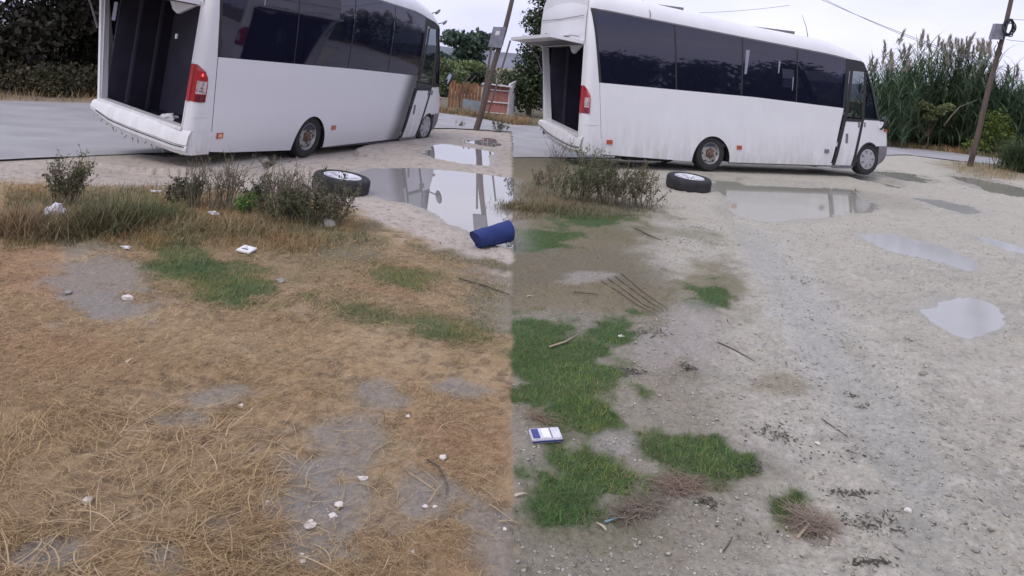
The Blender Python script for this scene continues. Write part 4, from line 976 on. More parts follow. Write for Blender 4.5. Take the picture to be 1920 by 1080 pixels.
# dark undergrowth, small tree, bright bush, right-edge grass
def pxt(name, px, py, d, clumps_px, label, cat, n, size, c0, c1, trunk=True, tr=.05, asp=.55, group=None, shell=.55, limbs=5):
    b = at(px, py, d); k = d/F_
    cl = [((cx_-px)*k, random.uniform(-.2, .2), (py-cy_)*k, rx*k, ry_*k, rz*k) for (cx_, cy_, rx, ry_, rz) in clumps_px]
    return tree(name, (b.x, d, 0), label, cat, group, cl, n, size, c0, c1, trunk, asp, shell, tr, limbs)
pxt('dark_bush', 1700, 275, 29.5, [(1650, 262, 34, 24, 22), (1690, 264, 34, 24, 22), (1730, 266, 34, 24, 22), (1660, 245, 30, 30, 34), (1690, 225, 30, 30, 45), (1730, 240, 35, 30, 38), (1650, 200, 28, 20, 40), (1690, 170, 40, 20, 40), (1750, 190, 40, 20, 40)], 'dark dense bush filling the foot of the reeds by the minibus front', 'bush', 9000, .13, (.012, .022, .012), (.045, .07, .035))
pxt('dark_bush', 1810, 285, 29.3, [(1770, 272, 34, 24, 20), (1810, 275, 34, 24, 20), (1850, 278, 34, 24, 20), (1780, 255, 35, 30, 34), (1815, 225, 40, 30, 50), (1850, 250, 35, 30, 38), (1800, 190, 40, 20, 40), (1860, 200, 35, 20, 35)], 'dark dense bush filling the foot of the reeds behind the pole', 'bush', 9000, .13, (.012, .022, .012), (.045, .07, .03))
pxt('small_tree', 1738, 277, 26.9, [(1700, 205, 16, 14, 8), (1722, 195, 20, 14, 9), (1745, 205, 18, 14, 10), (1765, 195, 14, 12, 8), (1712, 228, 18, 12, 8), (1735, 218, 15, 12, 7), (1690, 220, 12, 10, 6)], 'small tree with pale drooping branches in front of the reeds', 'tree', 2600, .10, (.09, .12, .04), (.24, .27, .13), tr=.04, limbs=7)
pxt('bright_bush', 1885, 298, 26.0, [(1870, 235, 28, 24, 26), (1885, 262, 30, 24, 24), (1858, 258, 20, 20, 24), (1890, 285, 26, 20, 16), (1835, 285, 28, 16, 16)], 'bright yellow-green bush beside the leaning pole on its right', 'bush', 6000, .10, (.06, .10, .02), (.20, .26, .06))
pxt('dark_tree', 1905, 296, 31, [(1905, 230, 26, 20, 30), (1895, 205, 24, 20, 22), (1912, 190, 18, 20, 14), (1912, 260, 30, 20, 30)], 'dark green tree at the right edge behind the bright bush', 'tree', 5000, .13, (.02, .04, .025), (.06, .09, .05))
b0 = g(1928, 324); root = empty('grass_tussock', (b0[0], b0[1], 0)); tag(root, 'tall dark grass tussock at the right edge by the road end', 'grass')
nl = 2600; P = np.stack([rng.normal(.1, .26, nl), rng.normal(.1, .3, nl), np.zeros(nl)], -1)
V, Fa, cc = blades(P, rng.uniform(0, 6.28, nl), rng.uniform(.4, 1.2, nl), rng.uniform(1.1, 1.5, nl), rng.uniform(-.8, 1.0, nl), rng.uniform(.012, .026, nl), lerpc((.02, .045, .02), (.10, .14, .06), nl), 4)
npmesh('leaves', V, Fa, M['blade'], root, cc)
# a fallen cane
q = [at(1770, 236, 26.4), at(1783, 218, 26.4), at(1800, 200, 26.4), at(1832, 187, 26.4)]
tag(MB().tube(q, [.03, .025, .02, .012], 6).build('bent_cane', M['drystem'], None, True), 'pale bent cane leaning across the front of the reeds', 'cane')
# bushes beyond the right edge of the frame, seen only in the window reflections
for i, (x_, y_) in enumerate([(19, -9), (19.5, -5.5), (20, -2), (20.6, 1.5), (21.2, 5), (21.8, 8.5), (22.5, 12)]):
    tree('reflected_bush', (x_, y_, 0), ['leftmost', 'second', 'third', 'fourth', 'fifth', 'sixth', 'seventh'][i]+' bush of the hedge mirrored in the minibus windows', 'bush', 'hedge mirrored in the windows', crownclumps(4.6, 5.4, 4.1+.8*((i*7) % 3)/2, 24, .02, i+60, .42), 8000, .32, (.02, .03, .014), (.07, .09, .04), trunk=True)
# tan verge grass beyond the road
def scatter_px(n, fn):
    out = []
    return out
def grass_patch(name, label, X, Y, hmin, hmax, w0, w1, c0, c1, el=(1.0, 1.5), el1=(-.2, 1.0), seg=3, z=None):
    n = len(X); Z = height(X[None, :], Y[None, :], True)[0] if z is None else np.full(n, z)
    V, Fa, cc = blades(np.stack([X, Y, Z-.004], -1), rng.uniform(0, 6.28, n), rng.uniform(hmin, hmax, n)*(.55+.95*fbm(X, Y, 4, 3, 46)), rng.uniform(*el, n), rng.uniform(*el1, n), rng.uniform(w0, w1, n), lerpc(c0, c1, n)*(.65+.8*fbm(X, Y, 5, 3, 44))[:, None]*(1+(fbm(X, Y, 2.5, 3, 45)-.45)[:, None]*np.array((1.6, .5, .2)))*np.where(rng.uniform(size=n) < .07, 1, 0)[:, None]**0, seg, rng.normal(0, .5, n))
    return tag(npmesh(name, V, Fa, M['blade'], col=cc), label, kind='stuff')
n = 9000; t_ = rng.uniform(0, 1, n); rp = np.array([(-16, 11.8), (-9.95, 14.84), (-5.4, 20.0), g(823, 212), g(900, 222), (.15, 20.6), (.98, 21.0), (7, 24.0), (12.9, 26.2), (15.2, 26.3), (17, 25.1), (20, 23.4)])
ks = t_*(len(rp)-1); k0 = np.minimum(ks.astype(int), len(rp)-2); fr = (ks-k0)[:, None]; P = rp[k0]*(1-fr)+rp[k0+1]*fr
off = rng.uniform(.12, 2.0, n); grass_patch('verge_grass', 'dry tan grass along the far side of the road', P[:, 0]-off*.45, P[:, 1]+off*.9, .08, .30, .008, .02, (.17, .13, .07), (.34, .27, .16), z=0.0)
# ------------------------------------------------------------------ sheds, fence and poles past the road
M['board'] = mat('orange_brown_boards', (.28, .14, .075), .85, var=.3, vscale=3)
M['shed'] = mat('faded_red_boards', (.30, .12, .10), .8, var=.2, vscale=3)
M['pale'] = mat('weathered_white_render', (.60, .58, .60), .8, var=.1)
M['tarp'] = mat('pale_blue_sheet', (.26, .32, .36), .6, var=.15)
M['wood'] = mat('weathered_pole_wood', (.10, .075, .065), .85, var=.35, vscale=6, bump=.4, stretch=(8, 8, .6))
M['boxgrey'] = mat('grey_metal_box', (.20, .20, .25), .6, var=.3, vscale=5)
def quad3(p, q, h0, h1, th=.05):     # upright slab between two ground points
    p = Vector((*p, 0)); q = Vector((*q, 0)); n_ = (q-p).cross(Vector((0, 0, 1))).normalized()*th
    return [p-n_+Vector((0, 0, h0[0])), q-n_+Vector((0, 0, h1[0])), q+n_+Vector((0, 0, h1[0])), p+n_+Vector((0, 0, h0[0])), p-n_+Vector((0, 0, h0[1])), q-n_+Vector((0, 0, h1[1])), q+n_+Vector((0, 0, h1[1])), p+n_+Vector((0, 0, h0[1]))]
BF = [(0, 3, 2, 1), (4, 5, 6, 7), (0, 1, 5, 4), (1, 2, 6, 5), (2, 3, 7, 6), (3, 0, 4, 7)]
def slab(name, p, q, h0, h1, m, parent=None, th=.03):
    mb = MB(); mb.add(quad3(p, q, h0, h1, th), BF); return mb.build(name, m, parent)
D0 = 24.7
fx = [at(px, 205, D0).x for px in np.linspace(838, 900, 11)]
fen = empty('board_fence', (0, 0, 0)); tag(fen, 'orange-brown board fence beyond the road between the minibus front and the poles', 'fence')
for i in range(10):
    hgt = .92+.04*math.sin(i*1.9); slab('board', (fx[i]+.01, D0), (fx[i+1]-.012, D0+.02*(i % 2)), (0, hgt), (0, hgt+.05*math.cos(i)), M['board'], fen, .014)
for px in (862, 872):
    b = at(px, 205, D0-.2); MB().tube([(b.x, D0-.2, 0), (b.x-.02, D0-.2, .5), (b.x+.08, D0-.15, .95), (b.x+.25, D0-.1, 1.2)], .022, 6).build('bent_post', M['wood'], fen)
a_, b_ = at(866, 208, 24.2), at(899, 208, 24.2)
tag(slab('sheet_panel', (a_.x, 24.2), (b_.x, 24.3), (0, .42), (0, .38), M['tarp']), 'pale blue-grey sheet propped against the board fence', 'panel')
a_, b_ = at(903, 214, 23.6), at(950, 214, 23.6)
sh = empty('shed', (0, 0, 0)); tag(sh, 'small faded red shed with pale rails, right of the tall pole beyond the road', 'shed')
hh_ = at(903, 157, 23.6).z
nb_ = 6
for i in range(nb_):
    x0_ = a_.x+(b_.x-a_.x)*i/nb_; x1_ = a_.x+(b_.x-a_.x)*(i+1)/nb_; slab('board', (x0_+.004, 23.6), (x1_-.004, 23.6), (0, hh_-.03*i/nb_), (0, hh_-.03*(i+1)/nb_), M['shed'], sh, .02)
for z_ in (.08, .42, .80): slab('rail', (a_.x, 23.55), (b_.x, 23.55), (z_, z_+.035), (z_, z_+.035), M['pale'], sh, .02)
slab('side_wall', (b_.x+.01, 23.6), (b_.x+.22, 24.6), (0, 1.05), (0, 1.15), M['pale'], sh, .03)
slab('roof', (a_.x-.06, 23.5), (b_.x+.1, 23.5), (hh_+.005, hh_+.04), (hh_-.03, hh_+.01), M['pale'], sh, .12)
def pole(name, b0, top, dtop, r0, r1, label, n=10):
    p0 = Vector((*g(*b0), 0)); p1 = at(*top, dtop); d = (p1-p0); p2 = p0+d*1.35
    root = empty(name, p0); tag(root, label, 'pole')
    MB().tube([(0, 0, -.2)]+[tuple(d*(1.35*k/n)+Vector((math.sin(k*1.3)*.015, 0, 0))) for k in range(n+1)], [r0*1.1]+[r0+(r1-r0)*k/n for k in range(n+1)], 10).build('shaft', M['wood'], root, True)
    return root, p0, p1
pl, p0, p1 = pole('utility_pole', (893, 243), (957, 14), 18.3, .078, .05, 'thick leaning utility pole with a meter box, beyond the front of the nearer minibus')
def pbox(root, p0, quadpx, d, th, m, nm):
    pts = [at(x_, y_, d)-p0 for x_, y_ in quadpx]; V = [tuple(p) for p in pts]+[tuple(p+Vector((0, th, 0))) for p in pts]
    mb = MB(); mb.add(V, [(0, 1, 2, 3), (7, 6, 5, 4), (0, 4, 5, 1), (1, 5, 6, 2), (2, 6, 7, 3), (3, 7, 4, 0)]); return mb.build(nm, m, root)
pbox(pl, p0, [(925, 50), (949, 51), (940, 90), (915, 87)], 18.1, .16, M['boxgrey'], 'meter_box')
pbox(pl, p0, [(930, 58), (938, 58), (936, 66), (928, 66)], 18.09, .01, M['pale'], 'plate')
for (b0_, t0_, lb) in (((903, 196), (922, 88), 'thin post hanging below the meter box, left of the thick pole'), ((914, 217), (957, 76), 'thin tilted post to the right of the thick pole')):
    z0 = g(b0_[0], max(b0_[1], 200)+12) if b0_[1] > 200 else None
    d = 22.0 if b0_[1] > 200 else 19.0
    pp = at(*b0_, d); tt = at(*t0_, d); dn = (pp-tt).normalized(); base = pp+dn*(pp.z/abs(dn.z))
    tag(MB().tube([base-Vector((0, 0, .1)), pp, tt], .028, 7).build('thin_post', M['wood'], None, True), lb, 'post')
pr, q0, q1 = pole('utility_pole', (1818, 312), (1893, 14), 20.3, .075, .05, 'leaning wooden utility pole with coiled cables standing in front of the reeds')
pbox(pr, q0, [(1868, 44), (1886, 45), (1880, 74), (1859, 73)], 20.25, .14, M['boxgrey'], 'meter_box')
M['cable'] = mat('black_cable', (.02, .02, .03), .6)
cb = MB()
for k in range(6):
    c_ = at(1888+random.uniform(-2, 2), 52+random.uniform(-4, 6), 20.25)-q0; rr = .13+.05*random.random(); ax = random.uniform(-.4, .4)
    cb.tube([(c_.x+rr*.85*math.cos(t_), c_.y+.05*math.sin(t_*2+k)-.08, c_.z+rr*1.35*math.sin(t_)+ax*rr*math.cos(t_)) for t_ in np.linspace(0, 2*math.pi, 18)], .016, 5)
tag(cb.build('cable_coil', M['cable'], pr), kind='stuff')
cb = MB(); c_ = at(1872, 95, 20.2)-q0
for k in range(4):
    a_ = at(1868+k*3, 84+k*4, 20.2)-q0; b_ = at(1866-k, 100+k*2, 20.2)-q0; cb.tube([a_, (a_+b_)*.5+Vector((-.08+.05*k, -.05, 0)), b_], .012, 4)
cb.tube([at(1870, 78, 20.1)-q0, at(1878, 100, 20.1)-q0, at(1872, 112, 20.1)-q0], .014, 4)
tag(cb.build('cable_loop', M['cable'], pr), kind='stuff')
pbox(pr, q0, [(1819, 276), (1827, 277), (1826, 284), (1818, 283)], 20.4, .1, M['wood'], 'splint')
# wires
def wire(p, q, dp, dq, sag, r, label):
    a_ = at(*p, dp); b_ = at(*q, dq); n_ = 24
    pts = [a_.lerp(b_, t_)-Vector((0, 0, sag*4*t_*(1-t_))) for t_ in np.linspace(0, 1, n_)]
    return tag(MB().tube(pts, r, 4).build('overhead_wire', M['wire'], None), label, 'wire')
M['wire'] = mat('overhead_cable', (.16, .16, .20), .6)
wire((1520, -10), (1881, 128), 24, 20.4, .10, .008, 'upper of the twin wires sloping down over the reeds to the pole')
wire((1530, -10), (1882, 131), 24, 20.4, .16, .007, 'lower of the twin wires sloping down over the reeds to the pole')
wire((1311, 24), (1480, 10), 30, 30, .05, .008, 'faint wire crossing the sky above the roof of the farther minibus')
wire((1891, 35), (1960, 38), 20.3, 20, .02, .007, 'topmost short wire running right from the leaning pole')
wire((1886, 74), (1960, 80), 20.3, 20, .02, .007, 'middle short wire running right from the leaning pole')
wire((1876, 124), (1960, 136), 20.3, 20, .03, .007, 'lowest wire running right from the leaning pole')
# ------------------------------------------------------------------ roadside weeds
def weed(name, px, py, hpx, wpx, label, kind, n=None, c0=None, c1=None, seed=0, lean=0):
    x_, y_ = g(px, py); d = y_; h = hpx/F_*d; w = wpx/F_*d
    root = empty(name, (x_, y_, zg(x_, y_)-.01)); tag(root, label, 'weed' if kind != 'grass' else 'grass')
    rs = np.random.default_rng(seed+100)
    if kind == 'grass':
        nl = n or 700
        P = np.stack([rs.normal(0, w*.30, nl), rs.normal(0, w*.26, nl), np.zeros(nl)], -1)
        V, Fa, cc = blades(P, rs.uniform(0, 6.28, nl), h*rs.uniform(.2, 1.0, nl)*(.6+.4*rs.uniform(size=nl)), rs.uniform(.5, 1.5, nl), rs.uniform(-.8, 1.1, nl), rs.uniform(.003, .008, nl), lerpc(c0, c1, nl), 4, rs.normal(0, .5, nl))
        npmesh('leaves', V, Fa, M['blade'], root, cc); return root
    ns = int((n or 14)*1.7)
    az = rs.uniform(0, 6.28, ns); ln = h*rs.uniform(.55, 1.05, ns); P = np.stack([rs.normal(0, w*.12, ns), rs.normal(0, w*.12, ns), np.zeros(ns)], -1)
    sp_ = np.clip(w/(2*h), .15, .9); el = np.pi/2-rs.uniform(.05, sp_*1.0, ns)
    mb = MB(); tips = []
    for k in range(ns):
        p = Vector(P[k]); dv = Vector((math.cos(az[k])*math.cos(el[k])+lean, math.sin(az[k])*math.cos(el[k]), math.sin(el[k]))).normalized()
        pts = [p+dv*ln[k]*t_+Vector((rs.normal(0, .012), rs.normal(0, .012), -.06*h*t_*t_))for t_ in (0, .35, .7, 1)]
        mb.tube(pts, [.005, .004, .003, .0015], 3, False)
        for q in range(5):
            t_ = rs.uniform(.3, .95); b_ = pts[0].lerp(pts[3], t_); dd = (dv+Vector(rs.normal(0, .55, 3))).normalized()*ln[k]*rs.uniform(.15, .35); dd.z = abs(dd.z)
            mb.tube([b_, b_+dd*.5, b_+dd+Vector((0, 0, .01))], [.0025, .002, .001], 3, False); tips.append((b_, b_+dd))
        tips.append((pts[2], pts[3])); tips.append((pts[1], pts[2]))
    mb.build('stems', M['drystem'], root)
    nl = {'leafy': 100, 'seedy': 60, 'bare': 12, 'dense': 130}[kind]*ns//2
    k = rs.integers(0, len(tips), nl); A = np.array([tuple(t[0]) for t in tips]); B = np.array([tuple(t[1]) for t in tips]); t_ = rs.uniform(.1, 1.05, nl)[:, None]
    P = A[k]*(1-t_)+B[k]*t_+rs.normal(0, .012, (nl, 3))
    V, Fa, cc = leafquads(P, .030 if kind in ('leafy', 'dense') else .020, lerpc(c0, c1, nl), asp=.4)
    npmesh('foliage', V, Fa, M['leaf'], root, cc)
    return root
OL0, OL1 = (.06, .065, .03), (.16, .16, .08); BR0, BR1 = (.08, .065, .04), (.22, .18, .11); TAN0, TAN1 = (.14, .10, .045), (.38, .30, .16); GR0, GR1 = (.05, .09, .02), (.14, .22, .06)
WD = [('dark_weed', 935, 248, 24, 60, 'dark low weed at the foot of the red shed beyond the road edge', 'dense', 8, (.03, .035, .02), (.10, .10, .06)),
 ('roadside_tuft', 862, 236, 14, 40, 'wisp of dry grass between the minibus front and the tall pole', 'seedy', 6, OL0, (.3, .26, .17)),
 ('tall_weed', 130, 392, 100, 100, 'tall feathery grey-green weed, tallest at the left of the weed row', 'leafy', 20, OL0, OL1),
 ('dry_grass', 40, 440, 90, 110, 'brown dry grass tuft at the left edge of the weed row', 'grass', 1500, (.13, .085, .04), (.32, .22, .12)),
 ('dry_grass', 110, 445, 70, 110, 'brown grass tuft around the white plastic bag', 'grass', 1200, BR0, TAN1),
 ('grass_tuft', 185, 440, 105, 110, 'olive grass tuft beneath the tall feathery weed', 'grass', 1500, (.045, .05, .02), (.19, .17, .075)),
 ('grass_tuft', 250, 425, 90, 100, 'green-brown grass tuft right of the tall feathery weed', 'grass', 1300, (.045, .055, .02), (.19, .19, .075)),
 ('grass_tuft', 300, 418, 60, 90, 'green grass tuft in the middle of the left weed row', 'grass', 1100, (.06, .09, .03), (.20, .21, .09)),
 ('dry_grass', 360, 432, 45, 120, 'low tan grass tuft below the leafless dark weed', 'grass', 1100, TAN0, TAN1),
 ('dry_grass', 440, 436, 42, 120, 'low tan grass tuft in front of the bright green sprig', 'grass', 1000, TAN0, TAN1),
 ('dark_weed', 345, 395, 62, 110, 'low dark weed left of the leafless one', 'dense', 10, (.04, .045, .025), (.12, .11, .07)),
 ('bare_weed', 362, 400, 100, 70, 'leafless brown twiggy weed rising in front of the nearer minibus', 'bare', 12, BR0, BR1),
 ('bare_weed', 415, 405, 112, 90, 'dark reddish twiggy weed right of the first leafless one', 'seedy', 16, BR0, BR1),
 ('roadside_tuft', 385, 303, 38, 80, 'pale wispy tuft under the rear corner of the nearer minibus', 'seedy', 14, OL0, (.3, .27, .2)),
 ('roadside_tuft', 505, 304, 26, 80, 'pale wispy tuft in front of the rear wheel of the nearer minibus', 'seedy', 10, OL0, (.34, .3, .24)),
 ('green_weed', 458, 412, 42, 48, 'small bright green leafy sprig in the left weed row', 'leafy', 8, (.06, .14, .02), (.16, .30, .06)),
 ('seed_weed', 520, 412, 108, 80, 'tall weed with pale grey seed heads left of the spare wheel', 'seedy', 20, (.16, .14, .10), (.36, .32, .24)),
 ('seed_weed', 560, 418, 95, 80, 'second tall seeding weed, nearer the spare wheel', 'seedy', 18, (.13, .11, .08), (.32, .27, .2)),
 ('dark_weed', 605, 425, 92, 130, 'dense dark brown weed right in front of the spare wheel', 'dense', 20, (.04, .042, .022), (.16, .15, .085)),
 ('dark_weed', 480, 398, 70, 100, 'low dark green weed behind the bright sprig', 'dense', 10, (.04, .05, .025), (.12, .13, .07)),
 ('dark_weed', 550, 425, 78, 140, 'low dark weed at the foot of the seeding weeds', 'dense', 14, (.035, .045, .018), (.13, .135, .06)),
 ('dry_grass', 985, 390, 30, 80, 'brown grass tuft just right of the straw field border', 'grass', 1200, (.09, .08, .035), (.24, .19, .10)),
 ('dry_grass', 1050, 395, 28, 110, 'tan grass tuft below the tall thin green weed', 'grass', 1200, (.09, .08, .035), (.24, .2, .10)),
 ('tall_weed', 1035, 352, 92, 60, 'thin pale twiggy weed rising before the torn bumper of the farther minibus', 'bare', 10, OL0, OL1),
 ('tall_weed', 1010, 345, 38, 80, 'low twiggy weed at the left end of the second weed row', 'seedy', 10, BR0, BR1),
 ('green_weed', 1100, 378, 110, 110, 'tall green weed beneath the side of the farther minibus', 'leafy', 20, (.05, .07, .03), (.14, .18, .08)),
 ('dark_weed', 1075, 375, 70, 100, 'low dark green weed left of the tall green one', 'dense', 12, (.04, .055, .025), (.13, .15, .07)),
 ('dark_weed', 1148, 385, 98, 120, 'dense dark weed left of the brown seeding one', 'dense', 18, (.032, .042, .02), (.11, .12, .055)),
 ('seed_weed', 1200, 388, 85, 110, 'brown seeding weed left of the spare wheel behind the big puddle', 'dense', 18, (.07, .055, .03), (.20, .16, .09)),
 ('dark_weed', 1130, 330, 38, 110, 'thin weed brushing the sill of the farther minibus', 'seedy', 10, (.05, .06, .03), (.14, .14, .08))]
for i, (nm, px, py, hp, wp, lb, kd, n_, c0, c1) in enumerate(WD): weed(nm, px, py, hp, wp, lb, kd, n_, c0, c1, i)
# ------------------------------------------------------------------ straw, turf, pebbles, twigs
def sample(n, ymin, ymax, side, power=1.3):
    u = rng.uniform(0, 1, n); Y = ymin*(ymax/ymin)**(u**power)
    X = np.where(side == 0, rng.uniform(-.78, .0, n)*Y+rng.uniform(0, .146, n), rng.uniform(0, .80, n)*Y+BORDER) if side < 2 else rng.uniform(-.78, .8, n)*Y
    return X, Y
def pick(X, Y, fn):
    c, w = groundcol(X[None, :], Y[None, :]); k = fn(c[0], w[0], X, Y); return X[k], Y[k]
# straw
X, Y = sample(150000, 1.9, 6.6, 0, 1.1)
X, Y = pick(X, Y, lambda c, w, x, y: (x < BORDER-.005) & (rng.uniform(size=len(x)) < np.clip((c[:, 0]-c[:, 2])/c[:, 0]*3-.75, .02, 1)*(c[:, 0] > c[:, 1]*1.05)*(.25+.9*sm(fbm(x, y, 2.6, 4, 88), .36, .58))))
n = len(X); Z = height(X[None, :], Y[None, :], True)[0]
cl_ = fbm(X, Y, 2.2, 3, 77)
az = fbm(X, Y, 1.1, 3, 91)*10+rng.normal(0, 1.15, n)
wpx_, hpx_ = toPx(X, Y)
loose = ellmask(wpx_, hpx_, 200, 960, 420, 210, 0, .5)
ln = rng.uniform(.018, .07, n)*(1+1.2*loose*rng.uniform(0, 1, n)**2)
V, Fa, cc = blades(np.stack([X, Y, Z+rng.uniform(0, .012, n)*(1+loose)], -1), az, ln, rng.normal(.12, .22, n)+.2*loose, rng.normal(-.15, .25, n), rng.uniform(.0007, .0019, n)*(1+.5*loose)*np.clip(Y/2.6, 1, 2.6), lerpc((.19, .12, .058), (.58, .42, .225), n, .38), 3, rng.normal(0, .7, n))
tag(npmesh('straw', V, Fa, M['blade'], col=cc), 'flattened dry straw covering the left field', kind='stuff')
# long loose stalks in the near left
n = 800; X = rng.uniform(-1.5, .1, n); Y = rng.uniform(1.95, 3.3, n); wx, wy = toPx(X, Y); k = (rng.uniform(size=n) < .12+ellmask(wx, wy, 180, 950, 380, 190, 0, .5)); X, Y = X[k], Y[k]; n = len(X)
Z = height(X[None, :], Y[None, :], True)[0]
V, Fa, cc = blades(np.stack([X, Y, Z+.008], -1), rng.uniform(0, 6.28, n), rng.uniform(.08, .26, n), rng.uniform(.05, .35, n), rng.uniform(-.4, -.05, n), rng.uniform(.0025, .0055, n), lerpc((.30, .21, .11), (.56, .43, .27), n), 6, rng.normal(0, 1.0, n))
tag(npmesh('loose_straw', V, Fa, M['blade'], col=cc), 'long loose pale stalks in the near left', kind='stuff')
# green turf
X, Y = sample(200000, 1.9, 7.5, 2, 1.0)
X, Y = pick(X, Y, lambda c, w, x, y: (c[:, 2] < .17) & (rng.uniform(size=len(x)) < np.clip((c[:, 1]/c[:, 0]-.9)/.5, 0, 1)**1.2))
grass_patch('green_grass', 'short green grass patches', X, Y, .015, .05, .0016, .0034, (.035, .085, .012), (.15, .25, .055), (.3, 1.3), (-.3, .8), 2)
X, Y = sample(90000, 3.0, 7.6, 0, .9)
X, Y = pick(X, Y, lambda c, w, x, y: (x < BORDER-.005) & (c[:, 2] < .13) & (rng.uniform(size=len(x)) < np.clip((c[:, 1]/c[:, 0]-.72)/.25, 0, 1)))
grass_patch('thin_grass', 'thin olive grass between the straw and the green patches of the left field', X, Y, .02, .06, .002, .004, (.06, .075, .02), (.26, .23, .10), (.2, 1.2), (-.4, .6), 2)
# brownish thin grass on the right soil and left margins
X, Y = sample(90000, 1.9, 9, 1, .8)
X, Y = pick(X, Y, lambda c, w, x, y: (x > BORDER+.005) & (c[:, 0] < .27) & (rng.uniform(size=len(x)) < .5*np.clip((.27-c[:, 0])*10, 0, 1)))
grass_patch('thin_grass', 'thin brownish grass over the soil right of the border', X, Y, .015, .05, .0014, .003, (.09, .085, .04), (.27, .21, .12), (.1, .9), (-.4, .4), 2)
# taller dry band under the weeds
def band(pts, n):
    A = np.array(pts, float); x0, x1, y0, y1 = A[:, 0].min(), A[:, 0].max(), A[:, 1].min(), A[:, 1].max()
    px = rng.uniform(x0, x1, n); py = rng.uniform(y0, y1, n); k = polysd(px, py, pts)+rng.normal(0, 8, n) < 0
    W_ = np.array([g(a_, b_) for a_, b_ in zip(px[k], py[k])]); return W_[:, 0], W_[:, 1]
X, Y = band([(5, 365), (150, 360), (300, 355), (450, 365), (600, 375), (650, 400), (690, 450), (560, 475), (420, 462), (300, 468), (150, 455), (5, 470)], 34000); k = X < BORDER
grass_patch('weed_row_grass', 'tangled dry grass at the foot of the left weed row', X[k], Y[k], .02, .11, .002, .005, (.08, .075, .03), (.32, .25, .12), (.5, 1.5), (-.4, .8), 3)
X, Y = band([(962, 340), (1060, 350), (1180, 375), (1250, 385), (1220, 405), (1100, 410), (962, 412)], 10000); k = X > BORDER
grass_patch('weed_row_grass', 'tangled dry grass at the foot of the right weed row', X[k], Y[k], .02, .09, .002, .005, (.06, .065, .025), (.24, .19, .10), (.5, 1.5), (-.4, .8), 3)
X, Y = band([(1785, 312), (1830, 306), (1905, 318), (1905, 340), (1850, 330)], 1500); grass_patch('thin_grass', 'thin grass round the foot of the leaning pole', X, Y, .06, .2, .006, .012, (.13, .12, .05), (.32, .26, .14), z=0)
# brown straw mats on the right
def k_px(px, py): return g(px, py)[1]/F_
def mat_px(cx_, cy_, rx, ry_, ang, n, c0, c1, lb, l0=.04, l1=.12, nm='straw_mat'):
    a_ = R(ang); u = rng.normal(0, .45, n)*rx; v_ = rng.normal(0, .45, n)*ry_; px = cx_+u*math.cos(a_)-v_*math.sin(a_); py = cy_+u*math.sin(a_)+v_*math.cos(a_)
    W_ = np.array([g(a2, b2) for a2, b2 in zip(px, py)]); X, Y = W_[:, 0], W_[:, 1]; k = X > BORDER; X, Y = X[k], Y[k]; n = len(X); Z = height(X[None, :], Y[None, :], True)[0]
    if nm == 'plant_scraps':
        off = np.array([(rng.normal(0, .6), rng.normal(0, .6)) for _ in range(4)])*np.array((rx, rx))*k_px(cx_, cy_); q_ = rng.integers(0, 4, n); X = X+off[q_, 0]; Y = Y+off[q_, 1]*.5; Z = height(X[None, :], Y[None, :], True)[0]
        V, Fa, cc = leafquads(np.stack([X, Y, Z+rng.uniform(0, .006, n)], -1), .022, lerpc(c0, c1, n), asp=.45); V[:, 2] = np.repeat(Z+.004, 4)+(V[:, 2]-np.repeat(Z+.004, 4))*.25
        return tag(npmesh(nm, V, Fa, M['blade'], col=cc), lb, kind='stuff')
    V, Fa, cc = blades(np.stack([X, Y, Z+rng.uniform(0, .018, n)], -1), rng.normal(-.2, .7, n)+np.where(rng.uniform(size=n) < .5, 3.14, 0), rng.uniform(l0, l1, n), rng.uniform(0, .4, n), rng.uniform(-.5, 0, n), rng.uniform(.0016, .0035, n), lerpc(c0, c1, n), 4, rng.normal(0, .9, n))
    return tag(npmesh(nm, V, Fa, M['blade'], col=cc), lb, kind='stuff')
mat_px(1275, 912, 45, 18, 0, 420, (.12, .08, .055), (.36, .26, .19), 'mat of dead brown roots at the lower edge of the green patch')
mat_px(1200, 955, 60, 18, -28, 420, (.10, .08, .06), (.30, .24, .18), 'trail of dead roots running left from the mat')
mat_px(1520, 985, 50, 24, 20, 420, (.16, .12, .09), (.38, .30, .23), 'pale dry stalks beside the small green tuft')
mat_px(1010, 790, 45, 10, 35, 160, (.16, .11, .07), (.34, .25, .17), 'dry roots left of the silver packet')
# dark organic debris on the mud
for (cx_, cy_, rx, ry_, n_) in [(1295, 690, 16, 8, 130), (1215, 625, 22, 12, 150), (1190, 700, 30, 8, 120), (1440, 815, 45, 14, 150), (1600, 925, 26, 8, 110), (1632, 985, 40, 20, 150), (1655, 1062, 45, 8, 120), (1590, 728, 10, 6, 40), (1623, 752, 12, 5, 30), (1560, 850, 50, 30, 70), (1750, 960, 60, 40, 25), (1500, 690, 80, 60, 40), (1700, 760, 90, 60, 30), (1420, 1000, 60, 50, 30),
                                 (1410, 880, 20, 12, 90), (1320, 945, 18, 10, 90), (1310, 430, 40, 6, 150), (1240, 400, 30, 4, 100), (1280, 455, 35, 6, 100), (1500, 525, 25, 10, 80), (1700, 640, 12, 3, 25), (1270, 390, 30, 5, 80), (1330, 455, 40, 5, 90)]:
    mat_px(cx_, cy_, rx, ry_, 5, n_, (.035, .035, .025), (.13, .12, .09), 'dark shrivelled plant scraps on the mud', .015, .05, 'plant_scraps')
M['twig'] = mat('dark_twig', (.09, .075, .06), .85, var=.3)
M['paletwig'] = mat('pale_stick', (.42, .33, .25), .8, var=.2)
